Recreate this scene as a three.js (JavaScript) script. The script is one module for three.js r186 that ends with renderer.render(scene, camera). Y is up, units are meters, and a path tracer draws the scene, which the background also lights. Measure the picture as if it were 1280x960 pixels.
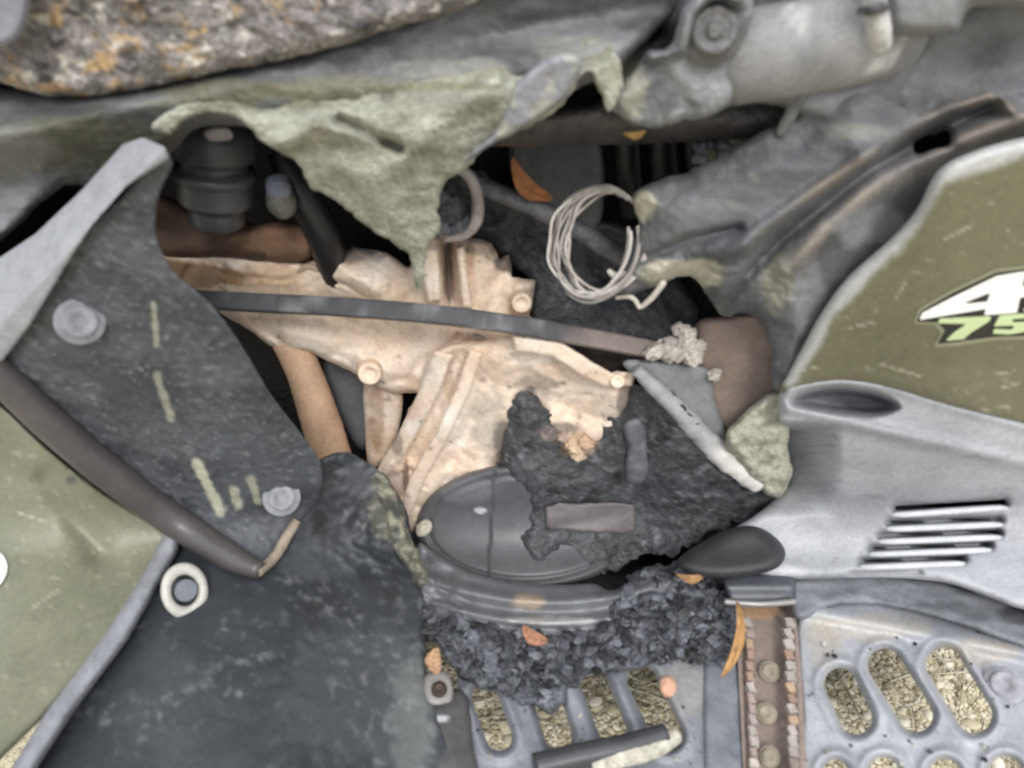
import * as THREE from 'three';
import { ImprovedNoise } from 'three/addons/math/ImprovedNoise.js';
import { mergeGeometries } from 'three/addons/utils/BufferGeometryUtils.js';

// ------------------------------------------------------------------ camera, sky, sun, exposure
const scene = new THREE.Scene();
const CAM_Y = 0.81, CAM_Z = 0.51, PITCH = 38 * Math.PI / 180, FOV = 54.7;
const FLOOR_Y = 0.22;                                     // height of the footrest above the ground
const camera = new THREE.PerspectiveCamera(FOV, 4 / 3, 0.02, 60);
camera.position.set(0, CAM_Y, CAM_Z);
camera.focus = 1.6; camera.userData.fStop = 6.5;           // the phone focused past the machine
camera.lookAt(0, CAM_Y - Math.sin(PITCH), CAM_Z - Math.cos(PITCH));

{ // overcast sky: brighter overhead, the same all round
  const w = 64, h = 32, d = new Float32Array(w * h * 4);
  for (let j = 0; j < h; j++) for (let i = 0; i < w; i++) {
    const el = ((j + 0.5) / h - 0.5) * Math.PI;           // row 0 is the nadir
    const k = el > 0 ? 0.46 + 0.95 * Math.sin(el) : 0.25;
    const o = (j * w + i) * 4;
    d[o] = 0.96 * k; d[o + 1] = 0.98 * k; d[o + 2] = 1.03 * k; d[o + 3] = 1;
  }
  const sky = new THREE.DataTexture(d, w, h, THREE.RGBAFormat, THREE.FloatType);
  sky.mapping = THREE.EquirectangularReflectionMapping; sky.magFilter = THREE.LinearFilter; sky.needsUpdate = true;
  scene.background = sky; scene.environment = sky;
}
const sun = new THREE.DirectionalLight(new THREE.Color().setRGB(1, 0.97, 0.92), 1.3);
sun.position.set(0.5, 2.5, 2.3); sun.castShadow = true; sun.shadow.radius = 30;
sun.shadow.mapSize.set(2048, 2048);
Object.assign(sun.shadow.camera, { left: -1, right: 1, top: 1, bottom: -1, near: 0.5, far: 8 });
scene.add(sun, sun.target);

const renderer = new THREE.WebGLRenderer({ antialias: true });
renderer.toneMapping = THREE.LinearToneMapping;
renderer.toneMappingExposure = 1.72;
renderer.shadowMap.enabled = true;
renderer.setSize(1024, 768);

// ------------------------------------------------------------------ helpers
let seed = 7331;
const rnd = () => { seed = (seed * 1664525 + 1013904223) >>> 0; return seed / 4294967296; };
const rr = (a, b) => a + (b - a) * rnd();
const IN = new ImprovedNoise();
const nz = (x, y, z) => IN.noise(x + 31.7, y + 11.3, z + 57.1);
function fbm(p, f, oct = 4, gain = 0.5) {
  let a = 1, s = 0, n = 0;
  for (let i = 0; i < oct; i++) { s += a * nz(p[0] * f, p[1] * f, p[2] * f); n += a; a *= gain; f *= 2.03; }
  return s / n;
}
function ridged(p, f, oct = 4) {
  let a = 1, s = 0, n = 0;
  for (let i = 0; i < oct; i++) { s += a * (1 - Math.abs(nz(p[0] * f, p[1] * f, p[2] * f)) * 2); n += a; a *= 0.5; f *= 2.1; }
  return s / n;
}
const clamp = (x, a = 0, b = 1) => Math.min(b, Math.max(a, x));
const ss = (a, b, x) => { const t = clamp((x - a) / (b - a)); return t * t * (3 - 2 * t); };
const L = (hex) => { const c = new THREE.Color(hex); return [c.r, c.g, c.b]; };
const mix = (a, b, t) => [a[0] + (b[0] - a[0]) * t, a[1] + (b[1] - a[1]) * t, a[2] + (b[2] - a[2]) * t];
const mul = (a, k) => [a[0] * k, a[1] * k, a[2] * k];

// The side of the machine is drawn on an elevation grid (1280 x 960 units); lift() puts a grid point on the
// profile of the machine (an upright side that runs out into a level footrest) raised by h metres.
const S = Math.sin(PITCH), C = Math.cos(PITCH), TF = Math.tan(FOV * Math.PI / 360);
function profile(py) {
  const b = (480 - py) / 480 * TF;
  const dw = CAM_Z / Math.max(0.05, C + b * S);
  const q = S - b * C;
  const df = q > 0.05 ? (CAM_Y - FLOOR_Y) / q : 9;
  const k = 0.06, e = clamp(0.5 + 0.5 * (df - dw) / k);
  return df + (dw - df) * e - k * e * (1 - e);
}
function lift(px, py, h = 0) {
  const d = profile(py) - h, a = (px - 640) / 480 * TF, b = (480 - py) / 480 * TF;
  return [a * d, CAM_Y + d * (-S + b * C), CAM_Z + d * (-C - b * S)];
}
const V = (px, py, h) => new THREE.Vector3(...lift(px, py, h));
const unit = (py, h = 0) => (profile(py) - h) * TF / 480;       // metres per grid unit there
function facing(px, py, h = 0) {                                // outward direction of the profile
  const p = V(px, py, h);
  return new THREE.Vector3(0, CAM_Y, CAM_Z).sub(p).normalize();
}

function spline(pts, n = 4) {
  const out = [], N = pts.length;
  for (let i = 0; i < N; i++) {
    const p0 = pts[(i + N - 1) % N], p1 = pts[i], p2 = pts[(i + 1) % N], p3 = pts[(i + 2) % N];
    for (let k = 0; k < n; k++) {
      const t = k / n, t2 = t * t, t3 = t2 * t;
      out.push([0, 1].map((c) => 0.5 * (2 * p1[c] + (p2[c] - p0[c]) * t + (2 * p0[c] - 5 * p1[c] + 4 * p2[c] - p3[c]) * t2 + (3 * p1[c] - p0[c] - 3 * p2[c] + p3[c]) * t3)));
    }
  }
  return out;
}
function sdPoly(poly, x, y) {                                   // > 0 inside
  let d = 1e9, inside = false;
  for (let i = 0, j = poly.length - 1; i < poly.length; j = i++) {
    const ax = poly[j][0], ay = poly[j][1], bx = poly[i][0], by = poly[i][1];
    const ex = bx - ax, ey = by - ay, wx = x - ax, wy = y - ay;
    const t = clamp((wx * ex + wy * ey) / (ex * ex + ey * ey + 1e-9));
    const qx = wx - ex * t, qy = wy - ey * t;
    d = Math.min(d, qx * qx + qy * qy);
    if ((ay > y) !== (by > y) && x < ex * (y - ay) / (by - ay) + ax) inside = !inside;
  }
  return (inside ? 1 : -1) * Math.sqrt(d);
}
function sdSeg(x, y, ax, ay, bx, by) {
  const ex = bx - ax, ey = by - ay, t = clamp(((x - ax) * ex + (y - ay) * ey) / (ex * ex + ey * ey + 1e-9));
  return Math.hypot(x - ax - ex * t, y - ay - ey * t);
}
// soft ridge of half width w along a polyline
function ridge(x, y, path, w) {
  let d = 1e9; for (let i = 0; i < path.length - 1; i++) d = Math.min(d, sdSeg(x, y, path[i][0], path[i][1], path[i + 1][0], path[i + 1][1]));
  return Math.exp(-d * d / (w * w));
}
const tent = (x, y, path, w) => {                               // ridge with a sharp crest and flat flanks
  let d = 1e9; for (let i = 0; i < path.length - 1; i++) d = Math.min(d, sdSeg(x, y, path[i][0], path[i][1], path[i + 1][0], path[i + 1][1]));
  return Math.max(0, 1 - (Math.sqrt(d * d + 4) - 2) / (1.7 * w));
};
const TEX_M = 0.25;                                             // a texture tile is 25 cm
// One shell: outline on the grid, relief h(px, py, s) (s = distance in from the edge), rounded edge, real thickness.
function shell({ poly, holes = [], h = 0, cell = 4, bevel = 0, bevelW = 10, thick = 0.006, ragged = 0, raggedF = 60, rough = null, color, sharp = false }) {
  const pg = sharp ? poly : spline(poly);
  let x0 = 1e9, x1 = -1e9, y0 = 1e9, y1 = -1e9;
  for (const [x, y] of pg) { x0 = Math.min(x0, x); x1 = Math.max(x1, x); y0 = Math.min(y0, y); y1 = Math.max(y1, y); }
  x0 -= cell + ragged; y0 -= cell + ragged; x1 += cell + ragged; y1 += cell + ragged;
  const nx = Math.ceil((x1 - x0) / cell) + 1, ny = Math.ceil((y1 - y0) / cell) + 1;
  const sd = new Float32Array(nx * ny);
  const sdf = (x, y) => {
    let s = sdPoly(pg, x, y);
    for (const q of holes) s = Math.min(s, sdSeg(x, y, q[0], q[1], q[2], q[3]) - q[4]);
    if (ragged) { const p = lift(x, y, 0); s += ragged * fbm(p, raggedF, 3); }
    return s;
  };
  for (let j = 0; j < ny; j++) for (let i = 0; i < nx; i++) sd[j * nx + i] = sdf(x0 + i * cell, y0 + j * cell);
  const pos = [], col = [], uv = [], idx = [];
  const hf = typeof h === 'function' ? h : () => h;
  const cf = typeof color === 'function' ? color : () => color;
  function vert(x, y, s, back) {
    let hh = hf(x, y, s);
    if (bevel) { const k = clamp(1 - s / (0.7 * bevelW)); hh -= 0.75 * bevel * (1 - Math.sqrt(Math.max(0, 1 - k * k))); }
    if (rough) hh += rough(lift(x, y, hh), x, y, s);
    const p = lift(x, y, hh - (back ? thick : 0));
    pos.push(p[0], p[1], p[2]);
    const c = cf(p, x, y, s); col.push(Math.max(0.004, c[0]), Math.max(0.004, c[1]), Math.max(0.004, c[2]));
    uv.push(p[0] / TEX_M, (p[1] - p[2]) / TEX_M);
    return pos.length / 3 - 1;
  }
  const gv = new Map(), ev = new Map(), cross = [];
  const G = (i, j) => { const k = j * nx + i; if (!gv.has(k)) gv.set(k, vert(x0 + i * cell, y0 + j * cell, sd[k])); return gv.get(k); };
  const E = (i, j, i2, j2) => {
    const a = j * nx + i, b = j2 * nx + i2, k = a < b ? a * 4e6 + b : b * 4e6 + a;
    if (!ev.has(k)) {
      const t = clamp(sd[a] / (sd[a] - sd[b]), 0.02, 0.98);
      const x = x0 + (i + (i2 - i) * t) * cell, y = y0 + (j + (j2 - j) * t) * cell;
      const v = vert(x, y, 0); ev.set(k, v); cross[v] = [x, y];
    }
    return ev.get(k);
  };
  const rim = [];
  for (let j = 0; j < ny - 1; j++) for (let i = 0; i < nx - 1; i++) {
    const q = [[i, j], [i, j + 1], [i + 1, j + 1], [i + 1, j]];
    const ring = [];
    for (let k = 0; k < 4; k++) {
      const a = q[k], b = q[(k + 1) % 4], sa = sd[a[1] * nx + a[0]], sb = sd[b[1] * nx + b[0]];
      if (sa > 0) ring.push([G(...a), false]);
      if ((sa > 0) !== (sb > 0)) ring.push([E(...a, ...b), sa > 0]);   // true where the outline is left
    }
    for (let k = 1; k < ring.length - 1; k++) idx.push(ring[0][0], ring[k][0], ring[k + 1][0]);
    for (let k = 0; k < ring.length; k++) if (ring[k][1]) rim.push([ring[k][0], ring[(k + 1) % ring.length][0]]);
  }
  if (thick) {
    const sv = new Map();
    const side = (v) => { if (!sv.has(v)) { const [x, y] = cross[v] || [0, 0]; sv.set(v, [vert(x, y, 0), vert(x, y, 0, true)]); } return sv.get(v); };
    for (const [a, b] of rim) {
      if (!cross[a] || !cross[b]) continue;
      const A = side(a), B = side(b);
      idx.push(A[0], A[1], B[1], A[0], B[1], B[0]);
    }
  }
  const g = new THREE.BufferGeometry();
  g.setAttribute('position', new THREE.Float32BufferAttribute(pos, 3));
  g.setAttribute('color', new THREE.Float32BufferAttribute(col, 3));
  g.setAttribute('uv', new THREE.Float32BufferAttribute(uv, 2));
  g.setIndex(idx); g.computeVertexNormals();
  return g;
}
// A tube through grid points [px, py, h, r in grid units]; noise makes it lumpy, squash flattens it.
function tube(pts, { seg = 40, rad = 12, lump = 0, lumpF = 120, color, cap = true } = {}) {
  const c = new THREE.CatmullRomCurve3(pts.map(([x, y, h]) => V(x, y, h)), false, 'centripetal');
  const fr = c.computeFrenetFrames(seg, false);
  const pos = [], col = [], uv = [], idx = [];
  const cf = typeof color === 'function' ? color : () => color;
  const arcs = [];
  for (let i = 0; i <= seg; i++) {
    const t = i / seg, P = c.getPointAt(t);
    const u = c.getUtoTmapping(t) * (pts.length - 1), k = Math.min(pts.length - 2, Math.floor(u)), f = u - k;
    let r = (pts[k][3] * (1 - f) + pts[k + 1][3] * f) * unit(pts[k][1] * (1 - f) + pts[k + 1][1] * f);
    arcs.push(P);
    for (let j = 0; j <= rad; j++) {
      const a = j / rad * Math.PI * 2, n = fr.normals[i].clone().multiplyScalar(Math.cos(a)).addScaledVector(fr.binormals[i], Math.sin(a));
      let q = r;
      const e0 = P.clone().addScaledVector(n, r);
      if (lump) q *= 1 + lump * fbm([e0.x, e0.y, e0.z], lumpF, 3);
      const e = P.clone().addScaledVector(n, q);
      pos.push(e.x, e.y, e.z);
      const cc = cf([e.x, e.y, e.z], t); col.push(...cc);
      uv.push(t * c.getLength() / TEX_M, a * r / TEX_M);
    }
  }
  for (let i = 0; i < seg; i++) for (let j = 0; j < rad; j++) {
    const a = i * (rad + 1) + j, b = a + rad + 1;
    idx.push(a, b, a + 1, b, b + 1, a + 1);
  }
  if (cap) for (const i of [0, seg]) {
    const P = arcs[i], m = pos.length / 3; pos.push(P.x, P.y, P.z); col.push(...cf([P.x, P.y, P.z], i / seg)); uv.push(0, 0);
    for (let j = 0; j < rad; j++) { const a = i * (rad + 1) + j; i ? idx.push(a, m, a + 1) : idx.push(a, a + 1, m); }
  }
  const g = new THREE.BufferGeometry();
  g.setAttribute('position', new THREE.Float32BufferAttribute(pos, 3));
  g.setAttribute('color', new THREE.Float32BufferAttribute(col, 3));
  g.setAttribute('uv', new THREE.Float32BufferAttribute(uv, 2));
  g.setIndex(idx); g.computeVertexNormals();
  return g;
}
function paint(g, color) {                                      // vertex colours (and uv) for a built-in geometry
  const p = g.attributes.position, col = new Float32Array(p.count * 3), uv = new Float32Array(p.count * 2);
  for (let i = 0; i < p.count; i++) {
    const c = typeof color === 'function' ? color([p.getX(i), p.getY(i), p.getZ(i)]) : color;
    col.set(c, i * 3); uv[i * 2] = p.getX(i) / TEX_M; uv[i * 2 + 1] = (p.getY(i) - p.getZ(i)) / TEX_M;
  }
  g.setAttribute('color', new THREE.BufferAttribute(col, 3)); g.setAttribute('uv', new THREE.BufferAttribute(uv, 2));
  return g;
}
function lump(c, r, sx, sy, sz, color, amp = 0.35, detail = 2) {
  const g = new THREE.IcosahedronGeometry(1, detail); const p = g.attributes.position; const o = [rr(0, 50), rr(0, 50), rr(0, 50)];
  for (let i = 0; i < p.count; i++) {
    const v = [p.getX(i), p.getY(i), p.getZ(i)], k = 1 + amp * (nz(v[0] * 1.6 + o[0], v[1] * 1.6 + o[1], v[2] * 1.6 + o[2]) + 0.5 * nz(v[0] * 4 + o[1], v[1] * 4, v[2] * 4 + o[2]));
    p.setXYZ(i, v[0] * k * r * sx, v[1] * k * r * sy, v[2] * k * r * sz);
  }
  g.rotateX(rr(-0.6, 0.6)); g.rotateY(rr(0, 6.28)); g.rotateZ(rr(-0.6, 0.6)); g.translate(c.x, c.y, c.z);
  g.computeVertexNormals();
  return paint(g, color);
}
const taken = {};
function numbered(n) { taken[n] = (taken[n] || 0) + 1; return taken[n] === 1 ? n : n + '_' + String(taken[n] - 1).padStart(3, '0'); }
function part(name, geo, mat, parent, label) {
  const m = new THREE.Mesh(geo, mat); m.name = parent === scene ? numbered(name) : name;
  m.castShadow = m.receiveShadow = true; parent.add(m);
  if (label) m.userData.label = label;
  return m;
}
function thing(o, label, category, group, kind) {
  o.userData.label = label; o.userData.category = category;
  if (group) o.userData.group = group;
  if (kind) o.userData.kind = kind;
  return o;
}

// ------------------------------------------------------------------ textures and materials
function tileNoise(n, cells, rs) {                              // periodic value noise
  let s = rs; const r = () => { s = (s * 1664525 + 1013904223) >>> 0; return s / 4294967296; };
  const [cx, cy] = Array.isArray(cells) ? cells : [cells, cells];
  const g = Float32Array.from({ length: cx * cy }, r), out = new Float32Array(n * n);
  for (let j = 0; j < n; j++) for (let i = 0; i < n; i++) {
    const x = i / n * cx, y = j / n * cy, xi = Math.floor(x), yi = Math.floor(y);
    const fx = x - xi, fy = y - yi, ux = fx * fx * (3 - 2 * fx), uy = fy * fy * (3 - 2 * fy);
    const a = g[(yi % cy) * cx + xi % cx], b = g[(yi % cy) * cx + (xi + 1) % cx], c = g[((yi + 1) % cy) * cx + xi % cx], d = g[((yi + 1) % cy) * cx + (xi + 1) % cx];
    out[j * n + i] = a + (b - a) * ux + (c - a) * uy + (a - b - c + d) * ux * uy;
  }
  return out;
}
function layered(n, list, rs) {
  const out = new Float32Array(n * n); let tw = 0;
  list.forEach(([cells, w], k) => { const t = tileNoise(n, cells, rs + k * 977); tw += w; for (let i = 0; i < out.length; i++) out[i] += w * t[i]; });
  let lo = 1e9, hi = -1e9; for (const v of out) { lo = Math.min(lo, v); hi = Math.max(hi, v); }
  for (let i = 0; i < out.length; i++) out[i] = (out[i] - lo) / (hi - lo);
  return out;
}
function dataTex(n, f, srgb) {
  const d = new Uint8Array(n * n * 4);
  for (let i = 0; i < n * n; i++) { const v = f(i); for (let k = 0; k < 3; k++) d[i * 4 + k] = clamp(Array.isArray(v) ? v[k] : v) * 255; d[i * 4 + 3] = 255; }
  const t = new THREE.DataTexture(d, n, n, THREE.RGBAFormat, THREE.UnsignedByteType);
  t.wrapS = t.wrapT = THREE.RepeatWrapping; t.magFilter = THREE.LinearFilter; t.minFilter = THREE.LinearMipmapLinearFilter; t.generateMipmaps = true;
  if (srgb) t.colorSpace = THREE.SRGBColorSpace;
  t.needsUpdate = true; return t;
}
const N = 1024;
const grainA = layered(N, [[300, 1], [140, 0.9], [60, 0.6], [20, 0.4]], 11);
const crustA = layered(N, [[40, 1], [90, 0.9], [190, 0.8], [380, 0.6]], 23);
const fibreA = layered(N, [[[90, 260], 0.9], [[260, 110], 0.6], [170, 0.8], [70, 0.9], [30, 0.8]], 37);
const T = {
  grain: dataTex(N, (i) => grainA[i]), crust: dataTex(N, (i) => crustA[i]), fibre: dataTex(N, (i) => fibreA[i]),
  grainC: dataTex(N, (i) => 0.86 + 0.2 * grainA[i], true), crustC: dataTex(N, (i) => 0.68 + 0.42 * crustA[i], true), fibreC: dataTex(N, (i) => 0.74 + 0.36 * fibreA[i], true),
};
const mat = (o) => new THREE.MeshStandardMaterial({ vertexColors: true, side: THREE.DoubleSide, roughness: 0.7, ...o });
const M = {
  plastic: mat({ map: T.grainC, bumpMap: T.grain, bumpScale: 0.0003, roughness: 0.6 }),
  smooth: mat({ map: T.grainC, bumpMap: T.grain, bumpScale: 0.00012, roughness: 0.4 }),
  paint: mat({ map: T.grainC, bumpMap: T.grain, bumpScale: 0.0001, roughness: 0.48 }),
  char: mat({ map: T.crustC, bumpMap: T.crust, bumpScale: 0.0016, roughness: 0.5 }),
  fibre: mat({ map: T.fibreC, bumpMap: T.fibre, bumpScale: 0.0016, roughness: 0.92 }),
  foam: mat({ map: T.crustC, bumpMap: T.crust, bumpScale: 0.003, roughness: 0.9 }),
  metal: mat({ map: T.grainC, bumpMap: T.grain, bumpScale: 0.0004, roughness: 0.72, metalness: 0.0 }),
  bare: mat({ bumpMap: T.grain, bumpScale: 0.0004, roughness: 0.45, metalness: 0.55 }),
  black: mat({ bumpMap: T.grain, bumpScale: 0.0004, roughness: 0.38 }),
  trim: mat({ map: T.grainC, bumpMap: T.grain, bumpScale: 0.0003, roughness: 0.5 }),
  leaf: mat({ roughness: 0.75, bumpMap: T.fibre, bumpScale: 0.0004 }),
  decal: mat({ roughness: 0.4 }),
};
// matter colours
const K = {
  tan: L('#e8d2bc'), tanPale: L('#f7ece0'), rust: L('#c4a283'), brown: L('#5c4534'), soot: L('#2b2c2f'), black: L('#141416'),
  grey: L('#7f8083'), greyPale: L('#adafb3'), greyDark: L('#4b4d50'), olive: L('#74754f'), fibre: L('#c0bfa6'), fibreDark: L('#6b6a50'),
  ash: L('#c9cbcd'), charGrey: L('#55585d'), white: L('#e6e4df'), orange: L('#d29652'), rubber: L('#38393c'),
};
const tone = (base, p, f, a, oct = 4) => mul(base, 1 + a * fbm(p, f, oct));
// stains: [px, py, radius x, radius y, colour, strength]; edges broken by grain, some entries are painted shade
function stainsAndShade(c, list, p, x, y, f = 70) {
  for (const [sx, sy, rx, ry, k, w] of list) {
    const d = Math.hypot((x - sx) / rx, (y - sy) / ry) + 0.55 * fbm(p, f, 4);
    const t = w * ss(1.05, 0.6, d); if (t > 0) c = mix(c, k, t);
  }
  return c;
}

// ------------------------------------------------------------------ setting
{
  const g = new THREE.PlaneGeometry(8, 8, 1, 1); g.rotateX(-Math.PI / 2);
  const m = part('ground', paint(g, L('#c6bc9e')), mat({ map: T.crustC, bumpMap: T.crust, bumpScale: 0.004, roughness: 0.95 }), scene);
  m.userData.kind = 'structure'; m.userData.label = 'pale sandy gravel ground beneath the footrest'; 
  // loose pebbles and straw on the ground under the footrest
  const pg = new THREE.IcosahedronGeometry(1, 1);
  { const p = pg.attributes.position; for (let i = 0; i < p.count; i++) { const k = 1 + 0.3 * nz(p.getX(i) * 1.7, p.getY(i) * 1.7, p.getZ(i) * 1.7); p.setXYZ(i, p.getX(i) * k, p.getY(i) * k * 0.6, p.getZ(i) * k); } pg.computeVertexNormals(); }
  const n = 34000, im = new THREE.InstancedMesh(pg, new THREE.MeshStandardMaterial({ roughness: 0.9 }), n);
  const q = new THREE.Object3D(), cols = ['#c9c1a6', '#bfb69b', '#d2cbb6', '#aea488', '#d9d3c0'].map((c) => new THREE.Color(c));
  for (let i = 0; i < n; i++) {
    const r = rnd() < 0.02 ? rr(0.003, 0.008) : rr(0.0007, 0.003);
    q.position.set(rr(-0.12, 0.62), r * 0.3, rr(0.0, 0.42)); q.rotation.set(rr(-0.3, 0.3), rr(0, 6.3), 0); q.scale.set(r * rr(0.8, 1.7), r, r); q.updateMatrix();
    im.setMatrixAt(i, q.matrix); im.setColorAt(i, cols[Math.floor(rnd() * 5)]);
  }
  im.name = 'gravel'; im.castShadow = im.receiveShadow = true; scene.add(im);
  const st = new THREE.InstancedMesh(new THREE.CylinderGeometry(0.0006, 0.0009, 1, 5), new THREE.MeshStandardMaterial({ roughness: 0.85 }), 700);
  for (let i = 0; i < 700; i++) { q.position.set(rr(-0.12, 0.62), 0.004 + rr(0, 0.004), rr(0.0, 0.42)); q.rotation.set(Math.PI / 2 + rr(-0.12, 0.12), 0, rr(0, 6.3)); q.scale.set(1, rr(0.015, 0.06), 1); q.updateMatrix(); st.setMatrixAt(i, q.matrix); st.setColorAt(i, cols[Math.floor(rnd() * 5)].clone().multiplyScalar(rr(0.45, 1))); }
  st.name = 'dry_straw'; st.castShadow = st.receiveShadow = true; scene.add(st);
  thing(st, 'thin dry straw scattered over the gravel under the footrest', 'straw', null, 'stuff');
  thing(im, 'pale gravel and grit seen through the footrest slots', 'gravel', null, 'stuff');
}

// ------------------------------------------------------------------ the burnt machine
const bike = new THREE.Group(); bike.name = numbered('quad_bike'); scene.add(bike);
thing(bike, 'burnt olive green quad bike with melted seat and exposed tan engine', 'quad bike');

// --- cavity behind the side covers, a black shell closed round to keep light out
const cavity = part('hollow_shell', shell({
  poly: [[-80, -80], [1360, -80], [1360, 775], [-80, 775]], sharp: true, cell: 14, thick: 0,
  h: (x, y, s) => -0.02 - 0.22 * ss(20, 190, s), rough: (p) => 0.02 * fbm(p, 9, 4), color: (p) => tone(L('#1d1b1b'), p, 20, 0.5),
}), M.char, bike, 'soot black shell that keeps light out of the hollow behind the side covers');
{
  const g = new THREE.BoxGeometry(1.0, 0.14, 0.26, 8, 2, 4); g.translate(0, 0.07, -0.17);
  part('unseen_skid_plate', paint(g, (p) => tone(K.greyDark, p, 14, 0.4)), M.metal, bike);  // unseen underbody block, rests on the ground and keeps light out from below
}
part('mounting_plate', shell({ poly: [[640, 165], [700, 160], [748, 170], [755, 250], [745, 285], [715, 300], [680, 280], [645, 235]], h: (x, y, s) => -0.13 + (x - 690) * 0.0003, bevel: 0.01, bevelW: 14, rough: (p) => 0.002 * fbm(p, 60), color: (p) => tone(L('#6a6c70'), p, 40, 0.35) }), M.plastic, bike);
for (const [x, y, r] of [[785, 205, 24], [830, 210, 26], [868, 205, 20]])
  part('air_duct', tube([[x - 4, y - 60, -0.12, r], [x, y, -0.12, r], [x + 5, y + 60, -0.13, r]], { rad: 20, seg: 24, color: L('#151517') }), M.black, bike);
part('frame_rail', shell({ poly: [[600, 180], [640, 148], [760, 125], [900, 112], [1010, 118], [1005, 150], [970, 168], [850, 178], [700, 182]], h: (x, y, s) => -0.005 + 0.012 * Math.sin(clamp((y - 120) / 60) * Math.PI), bevel: 0.015, bevelW: 22, thick: 0.03, rough: (p) => 0.003 * fbm(p, 60), color: (p) => stainsAndShade(tone(L('#4a4645'), p, 50, 0.5), [[800, 165, 20, 5, K.orange, 0.8], [685, 160, 12, 4, K.orange, 0.6]], p, 0, 0) }), M.char, bike);

// --- upper left: reservoir, hose and burnt boxes
{
  const c = V(268, 205, -0.035), u = unit(205, -0.035);
  const prof = [[0, 62], [26, 61], [42, 52], [50, 34], [51, 12], [48, 9], [40, 8], [40, -4], [50, -6], [52, -12], [50, -18], [47, -20], [46, -46], [43, -50], [36, -52], [34, -60], [34, -76], [26, -82], [0, -84]];
  const g = new THREE.LatheGeometry(prof.map(([r, y]) => new THREE.Vector2(Math.max(0.0001, r * u), y * u)), 48);
  g.rotateX(-0.1); g.rotateZ(-0.16); g.translate(c.x, c.y, c.z);
  const res = part('fluid_reservoir', paint(g, (p) => tone(L('#444548'), p, 60, 0.5)), M.black, bike, 'black melted reservoir with ringed cap');
  part('cap_label', shell({ poly: [[255, 163], [280, 158], [290, 165], [288, 175], [262, 176]], h: 0.012, thick: 0.01, cell: 2, bevel: 0.003, bevelW: 5, color: (p) => tone(L('#a09b9b'), p, 90, 0.4) }), M.smooth, res);
  for (const [x, y, r, k] of [[349, 236, 17, '#7d8390'], [352, 252, 20, '#6b6a62']])
    part('hose_clamp', tube([[x - 4, y - 14, -0.03, r * 0.8], [x, y, -0.025, r], [x + 3, y + 9, -0.03, r * 0.8]], { seg: 16, rad: 16, lump: 0.15, color: (p) => tone(L(k), p, 120, 0.6) }), M.char, res);
  part('hose', tube([[350, 190, -0.06, 20], [375, 240, -0.05, 23], [402, 290, -0.055, 24], [420, 345, -0.08, 22]], { color: (p) => tone(L('#202124'), p, 50, 0.4) }), M.black, bike);
}
part('electrics_box', shell({ poly: [[180, 245], [240, 256], [290, 270], [335, 290], [340, 325], [270, 322], [195, 318]], h: (x, y) => -0.075 + 0.02 * ss(250, 320, y), bevel: 0.02, bevelW: 22, rough: (p) => 0.004 * fbm(p, 50), color: (p) => tone(L('#574336'), p, 40, 0.6) }), M.metal, bike);
part('starter_relay', shell({ poly: [[282, 292], [330, 280], [385, 276], [396, 300], [385, 324], [345, 328], [295, 318]], h: -0.055, bevel: 0.025, bevelW: 22, rough: (p) => 0.004 * fbm(p, 50), color: (p) => tone(L('#7a5e4a'), p, 50, 0.6) }), M.metal, bike);
part('washer', tube([[372, 340, -0.07, 4], [384, 333, -0.068, 4.5], [398, 338, -0.068, 4.5], [404, 347, -0.07, 4]], { color: L('#b39a86') }), M.metal, bike);
part('rivet', lump(V(386, 350, -0.075), 0.006, 1.2, 0.7, 1, L('#c4a07c'), 0.1), M.metal, bike);

// --- engine: pale heat-bleached castings
const tanFn = (list = []) => (p, x, y) => {
  let c = mix(K.tan, K.tanPale, ss(-0.2, 0.5, fbm(p, 16, 4)));
  c = mix(c, K.rust, 0.5 * ss(0.12, 0.5, fbm([p[0] + 3, p[1], p[2]], 22, 4)));
  c = mix(c, L('#a09a92'), 0.6 * ss(0.2, 0.5, fbm([p[0], p[1] + 5, p[2]], 30, 4)));
  c = mix(c, L('#4a3f39'), 0.6 * ss(0.26, 0.44, fbm([p[0] + 8, p[1], p[2]], 75, 4)));
  return stainsAndShade(c, list, p, x, y, 60);
};
const castRelief = (x, y) => 0.85 * castBase(x, y), castBase = (x, y) => 0.030 * tent(x, y, [[190, 318], [330, 345], [480, 350]], 36)
  + 0.016 * tent(x, y, [[300, 402], [400, 425], [480, 462]], 20)
  + 0.020 * tent(x, y, [[528, 300], [534, 335], [540, 380]], 15) - 0.022 * tent(x, y, [[558, 300], [564, 380]], 5)
  + 0.014 * tent(x, y, [[592, 305], [600, 390]], 16) + 0.016 * tent(x, y, [[648, 360], [652, 392]], 14)
  + 0.012 * tent(x, y, [[560, 400], [610, 412], [680, 432]], 12) - 0.012 * tent(x, y, [[575, 425], [600, 430]], 6)
  + 0.014 * tent(x, y, [[420, 330], [520, 400]], 14);
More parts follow.
